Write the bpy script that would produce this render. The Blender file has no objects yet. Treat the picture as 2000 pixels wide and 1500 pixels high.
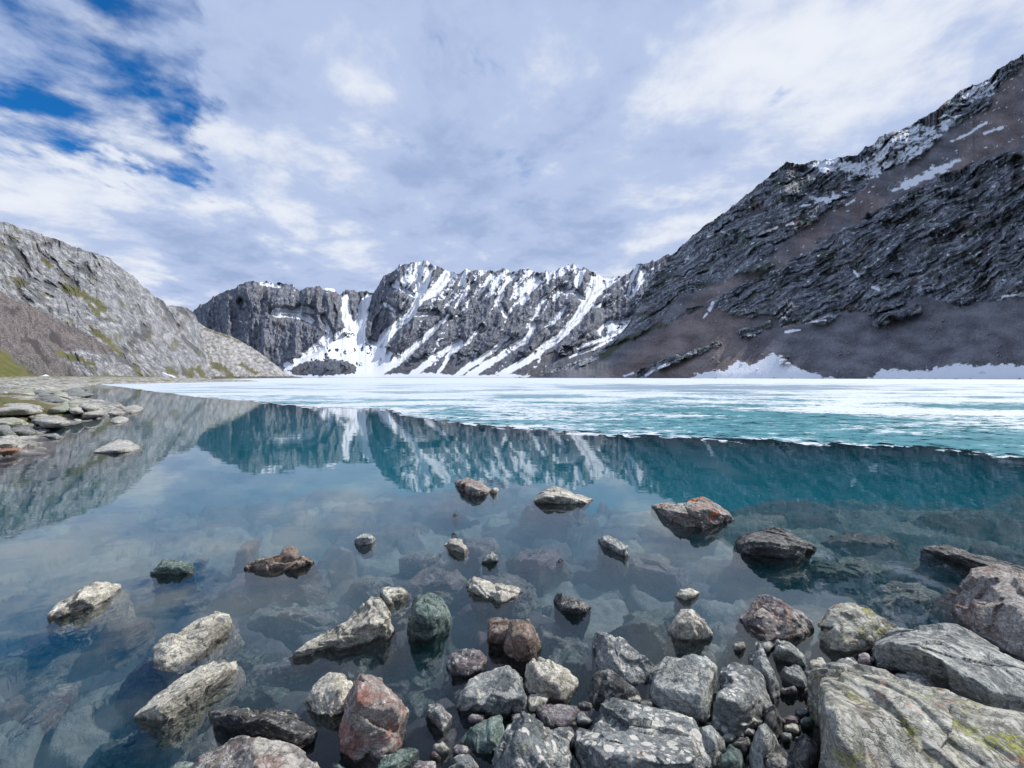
import bpy, bmesh, math, random
import numpy as np
from mathutils import Vector

# ------------------------------------------------------------------ camera
FPX, HC, HOR = 800.0, 1.6, 737.0          # focal length in photo pixels, eye height over the lake, horizon row
PITCH = math.atan((750 - HOR) / FPX)
sc = bpy.context.scene
col = sc.collection
cam_d = bpy.data.cameras.new('camera')
cam_d.sensor_width = 36.0
cam_d.lens = 36.0 * FPX / 2000.0
cam_d.clip_start = 0.05
cam_d.clip_end = 20000
cam = bpy.data.objects.new('camera', cam_d)
cam.location = (0, 0, HC)
cam.rotation_euler = (math.radians(90) - PITCH, 0, 0)
col.objects.link(cam)
sc.camera = cam

# ------------------------------------------------------------------ sun, sky, exposure
SUN_EL, SUN_AZ = math.radians(48), math.radians(70)    # azimuth from +Y (view axis) towards +X (right)
sd = bpy.data.lights.new('sun', 'SUN')
sd.energy = 4.7
sd.angle = math.radians(1.5)
sd.color = (1.0, 0.95, 0.88)
sun = bpy.data.objects.new('sun', sd)
to_sun = Vector((math.sin(SUN_AZ) * math.cos(SUN_EL), math.cos(SUN_AZ) * math.cos(SUN_EL), math.sin(SUN_EL)))
sun.rotation_euler = to_sun.to_track_quat('Z', 'Y').to_euler()
sun.location = to_sun * 50
col.objects.link(sun)

sc.view_settings.view_transform = 'Standard'
sc.view_settings.look = 'None'
sc.view_settings.exposure = 0.0
sc.view_settings.gamma = 1.0
sc.cycles.use_denoising = True
sc.cycles.max_bounces = 6
sc.cycles.diffuse_bounces = 2
sc.cycles.glossy_bounces = 3
sc.cycles.transmission_bounces = 4
sc.cycles.volume_bounces = 4
sc.cycles.transparent_max_bounces = 12
sc.cycles.sample_clamp_indirect = 4.0
sc.cycles.caustics_reflective = False
sc.cycles.caustics_refractive = False


class NT:
    """small helper to write node graphs"""
    def __init__(s, tree):
        s.t = tree
        tree.nodes.clear()

    def n(s, kind, **kw):
        nd = s.t.nodes.new(kind)
        for k, v in kw.items():
            setattr(nd, k, v)
        return nd

    def put(s, sock, v):
        if v is None:
            return
        if isinstance(v, bpy.types.NodeSocket):
            s.t.links.new(v, sock)
        elif isinstance(v, (tuple, list)):
            if len(v) == 3 and sock.type == 'RGBA':
                v = (*v, 1)
            sock.default_value = v
        else:
            sock.default_value = v

    def m(s, op, a, b=None, c=None, clamp=False):
        nd = s.n('ShaderNodeMath', operation=op, use_clamp=clamp)
        for i, v in enumerate((a, b, c)):
            s.put(nd.inputs[i], v)
        return nd.outputs[0]

    def vm(s, op, a, b=None):
        nd = s.n('ShaderNodeVectorMath', operation=op)
        s.put(nd.inputs[0], a)
        s.put(nd.inputs[1], b)
        return nd.outputs['Value'] if op in ('DOT_PRODUCT', 'LENGTH', 'DISTANCE') else nd.outputs[0]

    def noise(s, vec, scale, detail=6, rough=0.55, dist=0.0, out='Fac'):
        nd = s.n('ShaderNodeTexNoise')
        s.put(nd.inputs['Vector'], vec)
        nd.inputs['Scale'].default_value = scale
        nd.inputs['Detail'].default_value = detail
        nd.inputs['Roughness'].default_value = rough
        nd.inputs['Distortion'].default_value = dist
        return nd.outputs[out]

    def voro(s, vec, scale, out='Distance', feature='F1', rnd=1.0):
        nd = s.n('ShaderNodeTexVoronoi', feature=feature)
        s.put(nd.inputs['Vector'], vec)
        nd.inputs['Scale'].default_value = scale
        nd.inputs['Randomness'].default_value = rnd
        return nd.outputs[out]

    def sm(s, v, lo, hi, a=0.0, b=1.0):
        nd = s.n('ShaderNodeMapRange', interpolation_type='SMOOTHSTEP')
        s.put(nd.inputs['Value'], v)
        for k, x in (('From Min', lo), ('From Max', hi), ('To Min', a), ('To Max', b)):
            s.put(nd.inputs[k], x)
        return nd.outputs[0]

    def mix(s, f, a, b, mode='MIX'):
        nd = s.n('ShaderNodeMix', data_type='RGBA', blend_type=mode)
        s.put(nd.inputs[0], f)
        s.put(nd.inputs[6], a)
        s.put(nd.inputs[7], b)
        return nd.outputs[2]

    def mapping(s, vec, scale=(1, 1, 1), rot=(0, 0, 0), loc=(0, 0, 0)):
        nd = s.n('ShaderNodeMapping')
        s.put(nd.inputs['Vector'], vec)
        nd.inputs['Scale'].default_value = scale
        nd.inputs['Rotation'].default_value = rot
        nd.inputs['Location'].default_value = loc
        return nd.outputs[0]

    def bump(s, h, strength=0.5, dist=0.05, normal=None):
        nd = s.n('ShaderNodeBump')
        nd.inputs['Strength'].default_value = strength
        nd.inputs['Distance'].default_value = dist
        s.put(nd.inputs['Height'], h)
        s.put(nd.inputs['Normal'], normal)
        return nd.outputs[0]


def ray(px, py):
    """direction through a photo pixel, scaled so that its Y component is 1 (numpy friendly)"""
    a = (np.asarray(px, float) - 1000) / FPX
    b = (750 - np.asarray(py, float)) / FPX
    cy = math.cos(PITCH) + b * math.sin(PITCH)
    cz = -math.sin(PITCH) + b * math.cos(PITCH)
    return a / cy, cz / cy


def on_plane(px, py, z):
    rx, rz = ray(px, py)
    Y = (z - HC) / rz
    return rx * Y, Y


def at_depth(px, py, Y):
    rx, rz = ray(px, py)
    return rx * Y, HC + rz * Y


def skydir(px, py):
    rx, rz = ray(px, py)
    return Vector((float(rx), 1.0, float(rz))).normalized()


# sky: a Nishita clear sky behind a broken layer of cloud, laid out on the sky's own directions
w = bpy.data.worlds.new('World')
sc.world = w
w.use_nodes = True
g = NT(w.node_tree)
tc = g.n('ShaderNodeTexCoord').outputs['Generated']
nrm = g.vm('NORMALIZE', tc)
sep = g.n('ShaderNodeSeparateXYZ')
g.put(sep.inputs[0], nrm)
zc = g.m('ADD', g.m('MAXIMUM', sep.outputs[2], 0.0), 0.16)
cmb = g.n('ShaderNodeCombineXYZ')
g.put(cmb.inputs[0], g.m('DIVIDE', sep.outputs[0], zc))
g.put(cmb.inputs[1], g.m('DIVIDE', sep.outputs[1], zc))
pl = cmb.outputs[0]
sky = g.n('ShaderNodeTexSky', sky_type='NISHITA', sun_disc=False)
sky.sun_elevation = SUN_EL
sky.sun_rotation = SUN_AZ
sky.altitude = 3500
sky.air_density = 1.0
sky.dust_density = 0.3
sky.ozone_density = 2.5
warp = g.noise(pl, 0.9, 4, 0.5, 0, 'Color')
wv = g.vm('ADD', pl, g.vm('MULTIPLY', g.vm('SUBTRACT', warp, (0.5, 0.5, 0.5)), (0.35, 0.35, 0.35)))
# long soft billows running away to the left, smaller puffs on top
big = g.noise(g.mapping(wv, (1.0, 1.0, 1), (0, 0, 0.5), (3.1, 1.7, 0)), 1.1, 3, 0.5)
mid = g.noise(g.mapping(wv, (1.0, 1.0, 1), (0, 0, 0.45), (7.7, 2.2, 0)), 3.4, 8, 0.58)
fine = g.noise(g.mapping(wv, (1, 1, 1), (0, 0, 0.4), (1.7, 9.2, 0)), 10.0, 6, 0.6)


wob = g.noise(g.mapping(pl, (1.6, 1.0, 1), (0, 0, 0.6)), 1.6, 6, 0.6, 0, 'Color')
nrw = g.vm('NORMALIZE', g.vm('ADD', nrm, g.vm('MULTIPLY', g.vm('SUBTRACT', wob, (0.5, 0.5, 0.5)), (0.35, 0.35, 0.35))))


def lobe(px, py, r0, r1, warped=True):
    d = skydir(px, py)
    return g.sm(g.vm('DOT_PRODUCT', nrw if warped else nrm, tuple(d)), math.cos(math.radians(r1)), math.cos(math.radians(r0)))


br = g.m('ADD', g.m('MULTIPLY', big, 0.55), g.m('ADD', g.m('MULTIPLY', mid, 0.62), g.m('MULTIPLY', fine, 0.16)))   # ~0.65 mean
bright = g.m('ADD', g.m('MULTIPLY', lobe(1720, 260, 2, 34), 0.045), g.m('MULTIPLY', lobe(200, 370, 2, 17), 0.10))
bright = g.m('ADD', bright, g.m('MULTIPLY', lobe(560, 170, 1, 14), 0.05))
bright = g.m('SUBTRACT', bright, g.m('MULTIPLY', lobe(440, 475, 1, 8), 0.16))
br = g.m('ADD', br, bright)
cr = g.n('ShaderNodeValToRGB')
g.put(cr.inputs[0], g.sm(br, 0.41, 0.93))
cr.color_ramp.interpolation = 'EASE'
e = cr.color_ramp.elements
e[0].position, e[0].color = 0.0, (0.34, 0.44, 0.68, 1)
e[1].position, e[1].color = 1.0, (0.83, 0.87, 0.95, 1)
m1 = e.new(0.45)
m1.color = (0.47, 0.57, 0.81, 1)
cloud = cr.outputs[0]
hole = g.m('ADD', g.m('MULTIPLY', lobe(130, 60, 1, 14), 0.8), g.m('MULTIPLY', lobe(30, 200, 1, 10), 0.75))
hole = g.m('ADD', hole, g.m('MULTIPLY', lobe(310, 150, 1, 10), 0.95))
hole = g.m('ADD', g.m('MINIMUM', hole, 1.0), g.m('MULTIPLY', g.sm(sep.outputs[2], 0.66, 0.92), 0.55))
tiny = g.m('ADD', lobe(890, 90, 0.2, 3), g.m('ADD', lobe(1492, 237, 0.1, 2.5), lobe(775, 255, 0.2, 2.6)))
tiny = g.m('ADD', tiny, g.m('MULTIPLY', lobe(1000, 345, 0.3, 5.0), 0.8))
hn = g.noise(g.mapping(wv, (1.0, 1.1, 1), (0, 0, 0.6), (4.4, 5.5, 0)), 4.2, 8, 0.58)
blue_f = g.sm(g.m('ADD', hn, g.m('MULTIPLY', hole, 0.35)), 0.68, 0.99)
blue_f = g.m('MAXIMUM', blue_f, g.m('MULTIPLY', g.m('MULTIPLY', tiny, g.sm(g.noise(wv, 9, 5, 0.6), 0.50, 0.72)), 0.40))
bg_s = g.n('ShaderNodeBackground')
skc = g.mix(1.0, sky.outputs[0], (0.14, 0.90, 1.45), 'MULTIPLY')
g.put(bg_s.inputs[0], skc)
bg_s.inputs[1].default_value = 0.12
bg_c = g.n('ShaderNodeBackground')
g.put(bg_c.inputs[0], cloud)
bg_c.inputs[1].default_value = 1.0
mx = g.n('ShaderNodeMixShader')
g.put(mx.inputs[0], blue_f)
g.put(mx.inputs[1], bg_c.outputs[0])
g.put(mx.inputs[2], bg_s.outputs[0])
g.put(g.n('ShaderNodeOutputWorld').inputs[0], mx.outputs[0])


# ------------------------------------------------------------------ numpy noise
def _h(ix, iy, iz=0, seed=0):
    n = (ix.astype(np.int64) * 73856093) ^ (iy.astype(np.int64) * 19349663) ^ (np.asarray(iz).astype(np.int64) * 83492791) ^ (seed * 2654435 + 1013)
    n = (n ^ (n >> 13)) & 0xffffffff
    n = (n * 1274126177) & 0xffffffff
    n = (n ^ (n >> 16)) & 0xffffffff
    n = (n * 2246822519) & 0xffffffff
    n = (n ^ (n >> 15)) & 0xffffffff
    return n.astype(np.float64) / 4294967295.0


def _q(t):
    return t * t * t * (t * (t * 6 - 15) + 10)


def pn2(x, y, seed=0):
    ix, iy = np.floor(x), np.floor(y)
    fx, fy = x - ix, y - iy
    u, v = _q(fx), _q(fy)
    r = []
    for dy in (0, 1):
        for dx in (0, 1):
            an = _h(ix + dx, iy + dy, 0, seed) * 6.2831853
            r.append(np.cos(an) * (fx - dx) + np.sin(an) * (fy - dy))
    return ((r[0] * (1 - u) + r[1] * u) * (1 - v) + (r[2] * (1 - u) + r[3] * u) * v) * 1.5


def vn3(x, y, z, seed=0):
    ix, iy, iz = np.floor(x), np.floor(y), np.floor(z)
    u, v, t = _q(x - ix), _q(y - iy), _q(z - iz)
    out = 0
    for dz in (0, 1):
        for dy in (0, 1):
            for dx in (0, 1):
                out = out + _h(ix + dx, iy + dy, iz + dz, seed) * (u if dx else 1 - u) * (v if dy else 1 - v) * (t if dz else 1 - t)
    return out * 2 - 1


def fbm2(x, y, o=5, seed=0, gain=0.5, lac=2.03):
    a, s, n = 1.0, 0, 0
    for i in range(o):
        s = s + a * pn2(x, y, seed + i)
        n += a
        x, y, a = x * lac + 13.7, y * lac + 5.1, a * gain
    return s / n


def rid2(x, y, o=5, seed=0, gain=0.5, lac=2.05):
    """ridged: sharp crests near 1, broad hollows near 0"""
    a, s, n, wgt = 1.0, 0, 0, 1.0
    for i in range(o):
        r = (1 - np.abs(pn2(x, y, seed + i)) * 1.6).clip(0, 1) ** 2
        s = s + a * r * wgt
        wgt = (r * 1.4).clip(0.25, 1)
        n += a
        x, y, a = x * lac + 3.7, y * lac + 15.1, a * gain
    return s / n


def fbm3(p, f, o=4, seed=0, gain=0.5):
    a, s, n = 1.0, 0, 0
    for i in range(o):
        s = s + a * vn3(p[:, 0] * f + 11.3 * i, p[:, 1] * f + 5.7 * i, p[:, 2] * f + 2.9 * i, seed + i)
        n += a
        f, a = f * 2.07, a * gain
    return s / n


def cell2(x, y, seed=0):
    """nearest cell: distance gap F2-F1, random value, offset vector from the cell point"""
    ix, iy = np.floor(x), np.floor(y)
    d1 = np.full(x.shape, 9.0)
    d2 = d1.copy()
    rv = np.zeros(x.shape)
    ox = np.zeros(x.shape)
    oy = np.zeros(x.shape)
    for dy in (-1, 0, 1):
        for dx in (-1, 0, 1):
            cx, cy = ix + dx, iy + dy
            qx = cx + _h(cx, cy, 0, seed)
            qy = cy + _h(cx, cy, 1, seed)
            ex, ey = x - qx, y - qy
            d = np.hypot(ex, ey)
            near = d < d1
            d2 = np.where(near, d1, np.minimum(d2, d))
            rv = np.where(near, _h(cx, cy, 2, seed), rv)
            ox = np.where(near, ex, ox)
            oy = np.where(near, ey, oy)
            d1 = np.where(near, d, d1)
    return d2 - d1, rv, ox, oy


def sst(x, lo, hi):
    t = ((x - lo) / (hi - lo)).clip(0, 1)
    return t * t * (3 - 2 * t)


def seg_dist(x, y, x0, y0, x1, y1):
    dx, dy = x1 - x0, y1 - y0
    t = (((x - x0) * dx + (y - y0) * dy) / (dx * dx + dy * dy + 1e-9)).clip(0, 1)
    return np.hypot(x - x0 - t * dx, y - y0 - t * dy), t


def poly_sd(x, y, P):
    """signed distance to a polygon, positive inside"""
    d = np.full(x.shape, 1e9)
    ins = np.zeros(x.shape, bool)
    n = len(P)
    for i in range(n):
        (x0, y0), (x1, y1) = P[i], P[(i + 1) % n]
        d = np.minimum(d, seg_dist(x, y, x0, y0, x1, y1)[0])
        c = ((y0 > y) != (y1 > y)) & (x < (x1 - x0) * (y - y0) / ((y1 - y0) or 1e-9) + x0)
        ins ^= c
    return np.where(ins, d, -d)


def line_sd(x, y, P, w0, w1=None):
    """positive inside a polyline band whose half width runs from w0 to w1"""
    w1 = w0 if w1 is None else w1
    best = np.full(x.shape, -1e9)
    n = len(P) - 1
    for i in range(n):
        d, t = seg_dist(x, y, *P[i], *P[i + 1])
        best = np.maximum(best, (w0 + (w1 - w0) * (i + t) / n) - d)
    return best


def tag(o, label=None, cat=None, group=None, kind=None):
    for k, v in (('label', label), ('category', cat), ('group', group), ('kind', kind)):
        if v:
            o[k] = v
    return o


def mesh_obj(name, V, F, mat, smooth=True, attrs=None, loc=None):
    me = bpy.data.meshes.new(name)
    V = np.asarray(V, np.float32)
    F = np.asarray(F, np.int32)
    me.vertices.add(len(V))
    me.vertices.foreach_set('co', V.ravel())
    me.loops.add(F.size)
    me.loops.foreach_set('vertex_index', F.ravel())
    me.polygons.add(len(F))
    k = F.shape[1]
    me.polygons.foreach_set('loop_start', np.arange(len(F), dtype=np.int32) * k)
    me.polygons.foreach_set('use_smooth', np.full(len(F), smooth))
    me.update(calc_edges=True)
    for an, arr in (attrs or {}).items():
        at = me.attributes.new(an, 'FLOAT_COLOR', 'POINT')
        c = np.ones((len(V), 4), np.float32)
        c[:, :arr.shape[1]] = arr
        at.data.foreach_set('color', c.ravel())
    me.materials.append(mat)
    o = bpy.data.objects.new(name, me)
    if loc is not None:
        o.location = loc
    col.objects.link(o)
    return o


def grid_faces(nu, nv, flip=False):
    i = np.arange(nv - 1)[:, None] * nu + np.arange(nu - 1)[None, :]
    i = i.ravel()
    f = np.stack([i, i + 1, i + nu + 1, i + nu], 1)
    return f[:, ::-1] if flip else f


# ------------------------------------------------------------------ materials of the setting
def new_mat(name):
    m = bpy.data.materials.new(name)
    m.use_nodes = True
    return m, NT(m.node_tree)


def mountain_mat(name, rockA, rockB, rockC, screeA, screeB, grassA, grassB, sc_, snowcol=(0.70, 0.735, 0.79), moss=0.0, contrast=1.0):
    """rock, scree, grass and snow told apart by the attribute the terrain builder writes (r snow, g scree, b grass)"""
    m, n = new_mat(name)
    pos = n.n('ShaderNodeNewGeometry').outputs['Position']
    at = n.n('ShaderNodeAttribute', attribute_name='cover')
    s3 = n.n('ShaderNodeSeparateColor')
    n.put(s3.inputs[0], at.outputs['Color'])
    a2 = n.n('ShaderNodeAttribute', attribute_name='kind')
    k3 = n.n('ShaderNodeSeparateColor')
    n.put(k3.inputs[0], a2.outputs['Color'])
    f1 = n.noise(pos, 0.9 / sc_, 8, 0.62, 0.4)
    f2 = n.noise(pos, 4.0 / sc_, 7, 0.65, 0.2)
    f3 = n.noise(pos, 18.0 / sc_, 5, 0.7)
    rk = n.mix(n.sm(f1, 0.36, 0.64), rockA, rockB)
    rk = n.mix(n.sm(f2, 0.48, 0.66), rk, rockC)
    rk = n.mix(1.0, rk, n.mix(n.sm(f3, 0.3, 0.7), (0.55, 0.55, 0.55), (1.4, 1.4, 1.4)), 'MULTIPLY')
    rk = n.mix(n.m('MULTIPLY', k3.outputs[1], 0.75), rk, (0.10, 0.055, 0.045))     # rusty bands
    if moss:
        rk = n.mix(n.m('MULTIPLY', n.sm(n.noise(pos, 2.2 / sc_, 6, 0.6), 0.5, 0.66), moss), rk, grassA)
    se = n.mix(k3.outputs[0], screeA, screeB)
    se = n.mix(1.0, se, n.mix(n.sm(n.noise(pos, 40.0 / sc_, 4, 0.8), 0.3, 0.7), (0.6, 0.6, 0.6), (1.4, 1.4, 1.4)), 'MULTIPLY')
    gr = n.mix(n.sm(f2, 0.4, 0.6), grassA, grassB)
    c = n.mix(s3.outputs[1], rk, se)
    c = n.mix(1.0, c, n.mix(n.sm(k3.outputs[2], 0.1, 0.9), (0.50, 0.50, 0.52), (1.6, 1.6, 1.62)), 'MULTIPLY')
    c = n.mix(s3.outputs[2], c, gr)
    c = n.mix(s3.outputs[0], c, snowcol)
    b = [x for x in [n.n('ShaderNodeBsdfPrincipled')]][0]
    n.put(b.inputs['Base Color'], c)
    b.inputs['Roughness'].default_value = 0.85
    b.inputs['Specular IOR Level'].default_value = 0.2
    h = n.m('ADD', n.m('MULTIPLY', f2, 0.6), n.m('MULTIPLY', f3, 0.4))
    smooth = n.m('MAXIMUM', n.m('MULTIPLY', s3.outputs[0], 0.96), n.m('MULTIPLY', s3.outputs[1], 0.82))
    bn = n.n('ShaderNodeBump')
    bn.inputs['Distance'].default_value = sc_ * 0.14 * contrast
    n.put(bn.inputs['Strength'], n.m('SUBTRACT', 1.0, smooth))
    n.put(bn.inputs['Height'], h)
    n.put(b.inputs['Normal'], bn.outputs[0])
    n.put(n.n('ShaderNodeOutputMaterial').inputs[0], b.outputs[0])
    return m


def cov(*ch):
    return np.stack([np.asarray(c, np.float32).ravel() for c in ch], 1)


def terrain(name, mat, xs, base, ridge, Yc, Yr, nv, relief, rough, seed, pw=1.25):
    """mountain face: foot line on the lake plane and crest line at their own distances, relief in between,
    plus a back slope behind the crest. base/ridge/Yc/Yr are (x, value) tables."""
    nu = len(xs)
    f = lambda T: np.interp(xs, [p[0] for p in T], [p[1] for p in T])
    yb, yr, yc, yd = f(base), f(ridge), f(Yc), f(Yr)
    yr = yr + rough * (rid2(xs / 26.0, xs * 0 + seed, 4, seed) - 0.5) * -2.0 + rough * 0.8 * fbm2(xs / 7.0, xs * 0 + 3, 3, seed + 5)
    yr = np.minimum(yr, yb - 0.3)
    v = np.linspace(0, 1, nv)[:, None]
    X = np.broadcast_to(xs[None, :], (nv, nu))
    PY = yb[None, :] + (yr - yb)[None, :] * v
    D = yc[None, :] + (yd - yc)[None, :] * v ** pw
    depth_off, cover, kind, lift = relief(X, PY, v, (yb - yr)[None, :])
    edge = sst(v, 0.0, 0.04) 
    D = D + depth_off * edge * (D / 800.0)
    wx, wz = at_depth(X, PY, D)
    fade = 1 - sst(v, 0.985, 1.0)
    wz = wz + lift * edge * fade * D / 800.0
    wz = np.where(v <= 0, -3.0, wz)
    # back slope
    bD = D[-1] * 1.12
    bx = wx[-1] * 1.12
    bz = wz[-1] * 0.55
    V = np.stack([np.vstack([wx, bx, bx * 1.1]), np.vstack([D, bD, bD * 1.1]), np.vstack([wz, bz, bz * 0 - 5])], 2).reshape(-1, 3)
    ext = lambda a: np.vstack([a, a[-1], a[-1]])
    cov_a = cov(*[ext(c) for c in cover])
    kin_a = cov(*[ext(c) for c in kind])
    o = mesh_obj(name, V, grid_faces(nu, nv + 2), mat, True, {'cover': cov_a, 'kind': kin_a})
    o['kind'] = 'structure'
    return o


# ---- the snowy range across the far end of the lake
M_far = mountain_mat('far_range_rock', (0.10, 0.112, 0.14), (0.155, 0.168, 0.195), (0.23, 0.24, 0.265), (0.085, 0.096, 0.118),
                     (0.095, 0.095, 0.105), (0.055, 0.065, 0.03), (0.08, 0.08, 0.04), 46.0)
FAR_RIDGE = [(330, 640), (380, 603), (400, 590), (420, 578), (440, 568), (465, 557), (480, 549), (500, 550), (520, 549), (545, 552), (560, 551), (572, 558), (585, 566),
             (600, 562), (618, 558), (628, 562), (640, 559), (652, 564), (664, 575), (675, 568), (688, 567), (700, 571), (716, 566), (728, 574), (738, 556), (748, 541),
             (760, 534), (775, 522), (790, 513), (805, 514), (820, 510), (836, 511), (845, 519), (862, 522), (880, 530), (895, 532), (912, 524), (925, 527), (938, 528),
             (955, 526), (965, 529), (982, 521), (1000, 533), (1018, 524), (1030, 524), (1048, 533), (1062, 530), (1080, 532), (1095, 522), (1110, 513), (1122, 516),
             (1132, 523), (1140, 521), (1160, 533), (1180, 541), (1200, 541), (1215, 540), (1228, 532), (1245, 516), (1260, 512), (1278, 509), (1295, 500), (1310, 497),
             (1330, 492), (1400, 480)]
SNOW_LINES = [
    ([(818, 513), (814, 535), (818, 556), (822, 580), (800, 615), (770, 640), (745, 668), (720, 695)], 5, 8),
    ([(876, 536), (862, 552), (846, 570), (822, 584)], 8, 5), ([(838, 528), (832, 550), (826, 575)], 4, 4),
    ([(678, 580), (675, 600), (676, 622), (690, 645), (700, 665)], 4, 9),
    ([(720, 582), (708, 605), (702, 640), (698, 662)], 5, 12),
    ([(540, 611), (556, 611), (572, 613), (592, 619), (612, 627)], 7, 4), ([(586, 604), (598, 605), (611, 609)], 4.5, 3), ([(514, 552), (530, 556), (548, 558)], 3.5, 3), ([(634, 562), (650, 566)], 3, 3), ([(470, 590), (476, 596)], 2.5, 2.5),
    ([(768, 558), (788, 566), (810, 578)], 2.5, 2.5), ([(750, 593), (768, 604), (785, 622)], 2, 2.5),
    ([(874, 618), (852, 638), (830, 660), (785, 700), (725, 737)], 2.5, 6), ([(806, 612), (828, 614), (850, 610)], 3.5, 2),
    ([(897, 668), (872, 684), (845, 702), (800, 737)], 4, 5), ([(940, 640), (915, 665), (880, 690), (850, 737)], 1.6, 3),
    ([(1042, 634), (1026, 665), (1000, 680), (975, 697), (915, 735)], 4, 5),
    ([(1172, 545), (1155, 580), (1130, 620), (1090, 660), (1040, 697), (975, 735)], 9, 4),
    ([(1196, 662), (1160, 680), (1115, 697)], 2.5, 1.5), ([(1194, 655), (1180, 662), (1150, 670), (1128, 680)], 3, 2),
    ([(1003, 536), (985, 560), (972, 590), (985, 616)], 3, 3), ([(1048, 545), (1036, 562), (1020, 592)], 5, 3),
    ([(1062, 583), (1050, 605), (1038, 622)], 3, 2), ([(990, 660), (965, 682), (940, 702), (885, 737)], 3, 4),
    ([(1100, 564), (1120, 572), (1140, 586)], 2, 3), ([(1176, 700), (1150, 716), (1122, 735)], 2, 2), ([(1086, 660), (1066, 676), (1030, 700), (960, 737)], 1.5, 2.5),
    ([(920, 556), (905, 575), (890, 600)], 2.5, 1.5), ([(960, 535), (945, 560), (935, 580)], 3, 1.5), ([(640, 655), (628, 670), (600, 690)], 4, 5),
    ([(632, 620), (640, 640), (645, 655)], 2, 2.5), ([(1244, 520), (1235, 545), (1225, 575)], 4, 2), ([(1258, 530), (1246, 560), (1232, 580)], 3, 2),
    ([(1150, 590), (1162, 600), (1176, 596)], 2, 2), ([(1105, 600), (1090, 620), (1068, 640)], 2, 2), ([(780, 690), (760, 712), (745, 730)], 2, 3),
]
SNOW_POLYS = [[(672, 640), (708, 640), (715, 662), (745, 672), (766, 690), (750, 738), (560, 738), (552, 710), (585, 697), (612, 685), (640, 662)],
              [(1155, 536), (1216, 541), (1188, 562), (1158, 590), (1150, 565)], [(1165, 645), (1185, 628), (1205, 625), (1232, 618), (1258, 604), (1237, 630), (1205, 655), (1178, 662)]]
MORAINE = [(562, 724), (582, 712), (602, 706), (650, 702), (680, 706), (697, 716), (694, 731), (640, 734), (575, 732)]


def far_relief(X, PY, v, hgt):
    # ribs run down and to the left on the right-hand part, straight down on the left-hand block
    lean = sst(X, 640, 800)
    wx = fbm2(X / 60, PY / 60, 3, 40) * 16
    q = X + (PY - 520) * lean * 0.75 + wx
    along = PY - (X - 700) * 0.35 * lean
    ribs = rid2(q / 68.0, along / 190.0, 5, 11, 0.52)
    medium = rid2(q / 24.0, along / 60.0, 4, 21, 0.55)
    crag = fbm2(X / 9.0, PY / 11.0, 5, 31, 0.6)
    top = sst(1 - v, 0.0, 0.10)
    foot = sst(v, 0.05, 0.32)
    sc_far = 1.0
    snow = np.full(X.shape, -50.0)
    jit = fbm2(X / 11, PY / 11, 4, 77) * 3.4 + fbm2(X / 4, PY / 4, 2, 71) * 1.5
    for P, a, b in SNOW_LINES:
        snow = np.maximum(snow, line_sd(X + fbm2(X / 30, PY / 30, 2, 9) * 6, PY, P, a * 1.25 + 0.5, b * 1.25 + 0.5))
    isl_ = (fbm2(X / 14, PY / 20, 4, 81) - 0.30) * 60
    for P in SNOW_POLYS:
        snow = np.maximum(snow, np.minimum(poly_sd(X, PY, P), np.where(PY < 722, -isl_ + 3, 99)))
    gully = sst(snow, -9, 5)
    mor = poly_sd(X, PY, MORAINE) + jit * 1.2
    # thin streaks that follow the hollows between the ribs near the crest and down the right-hand flank
    hollow = 1 - ribs
    streak = (fbm2(q / 13.0, along / 70.0, 4, 55) * 0.9 + fbm2(X / 6, PY / 6, 3, 56) * 0.55 + (0.75 - ribs) * 0.5 - (medium - 0.5) * 0.7)
    zone = sst(X, 735, 800) * (0.40 * sst(620 - PY, -60, 90) + 0.24) + 0.12 * sst(X, 470, 540) * sst(585 - PY, -8, 18) - 0.10
    zone = zone - 0.5 * sst(X, 1215, 1300)
    sprinkle = (streak + zone - 1.08) * 26
    s_all = np.maximum(snow + jit, sprinkle)
    base_band = poly_sd(X, PY, [(556, 730), (640, 733), (700, 726), (760, 731), (840, 728), (900, 733), (1000, 731), (1060, 735), (1060, 745), (556, 745)]) + jit
    s_all = np.maximum(s_all, base_band)
    s_all = np.where(mor > 0, np.minimum(s_all, -mor + fbm2(X / 7, PY / 3, 3, 8) * 3 - 1), s_all)
    sn = sst(s_all, -0.7, 0.9)
    scree = sst(np.maximum(mor, (PY - (705 - (X - 760) * 0.06)) + fbm2(X / 20, PY / 14, 3, 3) * 34), -3, 6) * (1 - 0.0 * X)
    buttress = 1 - sst(X, 640, 700)
    off = -(ribs * 58 + medium * 11) * (0.25 + 0.75 * top) * foot * (1 - 0.2 * buttress) + gully * 34 * foot + crag * -5 * foot * (1 - 0.6 * gully)
    off = off - sst(mor, 0, 14) * 60
    off = off * (1 - 0.75 * scree) * (1 - 0.8 * sst(snow, 3, 12))
    red = sst(fbm2(X / 30, PY / 60, 3, 61) + 0.2 * buttress, 0.3, 0.7) * 0.35
    lift = (crag * 3.0) * (1 - gully) * (1 - scree)
    g_ = X * 0
    return off, (sn, scree * (1 - sn), g_), (sst(fbm2(X / 60, PY / 40, 2, 4), -.2, .4), red, 0.5 + 0.5 * fbm2(X / 5, PY / 7, 4, 62)), lift


terrain('mountain_range', M_far, np.linspace(340, 1390, 1050), [(340, 738.4), (1390, 738.0)], FAR_RIDGE,
        [(340, 1250), (560, 1180), (1400, 1250)], [(340, 1650), (480, 1500), (640, 1620), (700, 1900), (800, 1850), (1180, 2100), (1400, 2000)], 300, far_relief, 3.2, 3)

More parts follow.
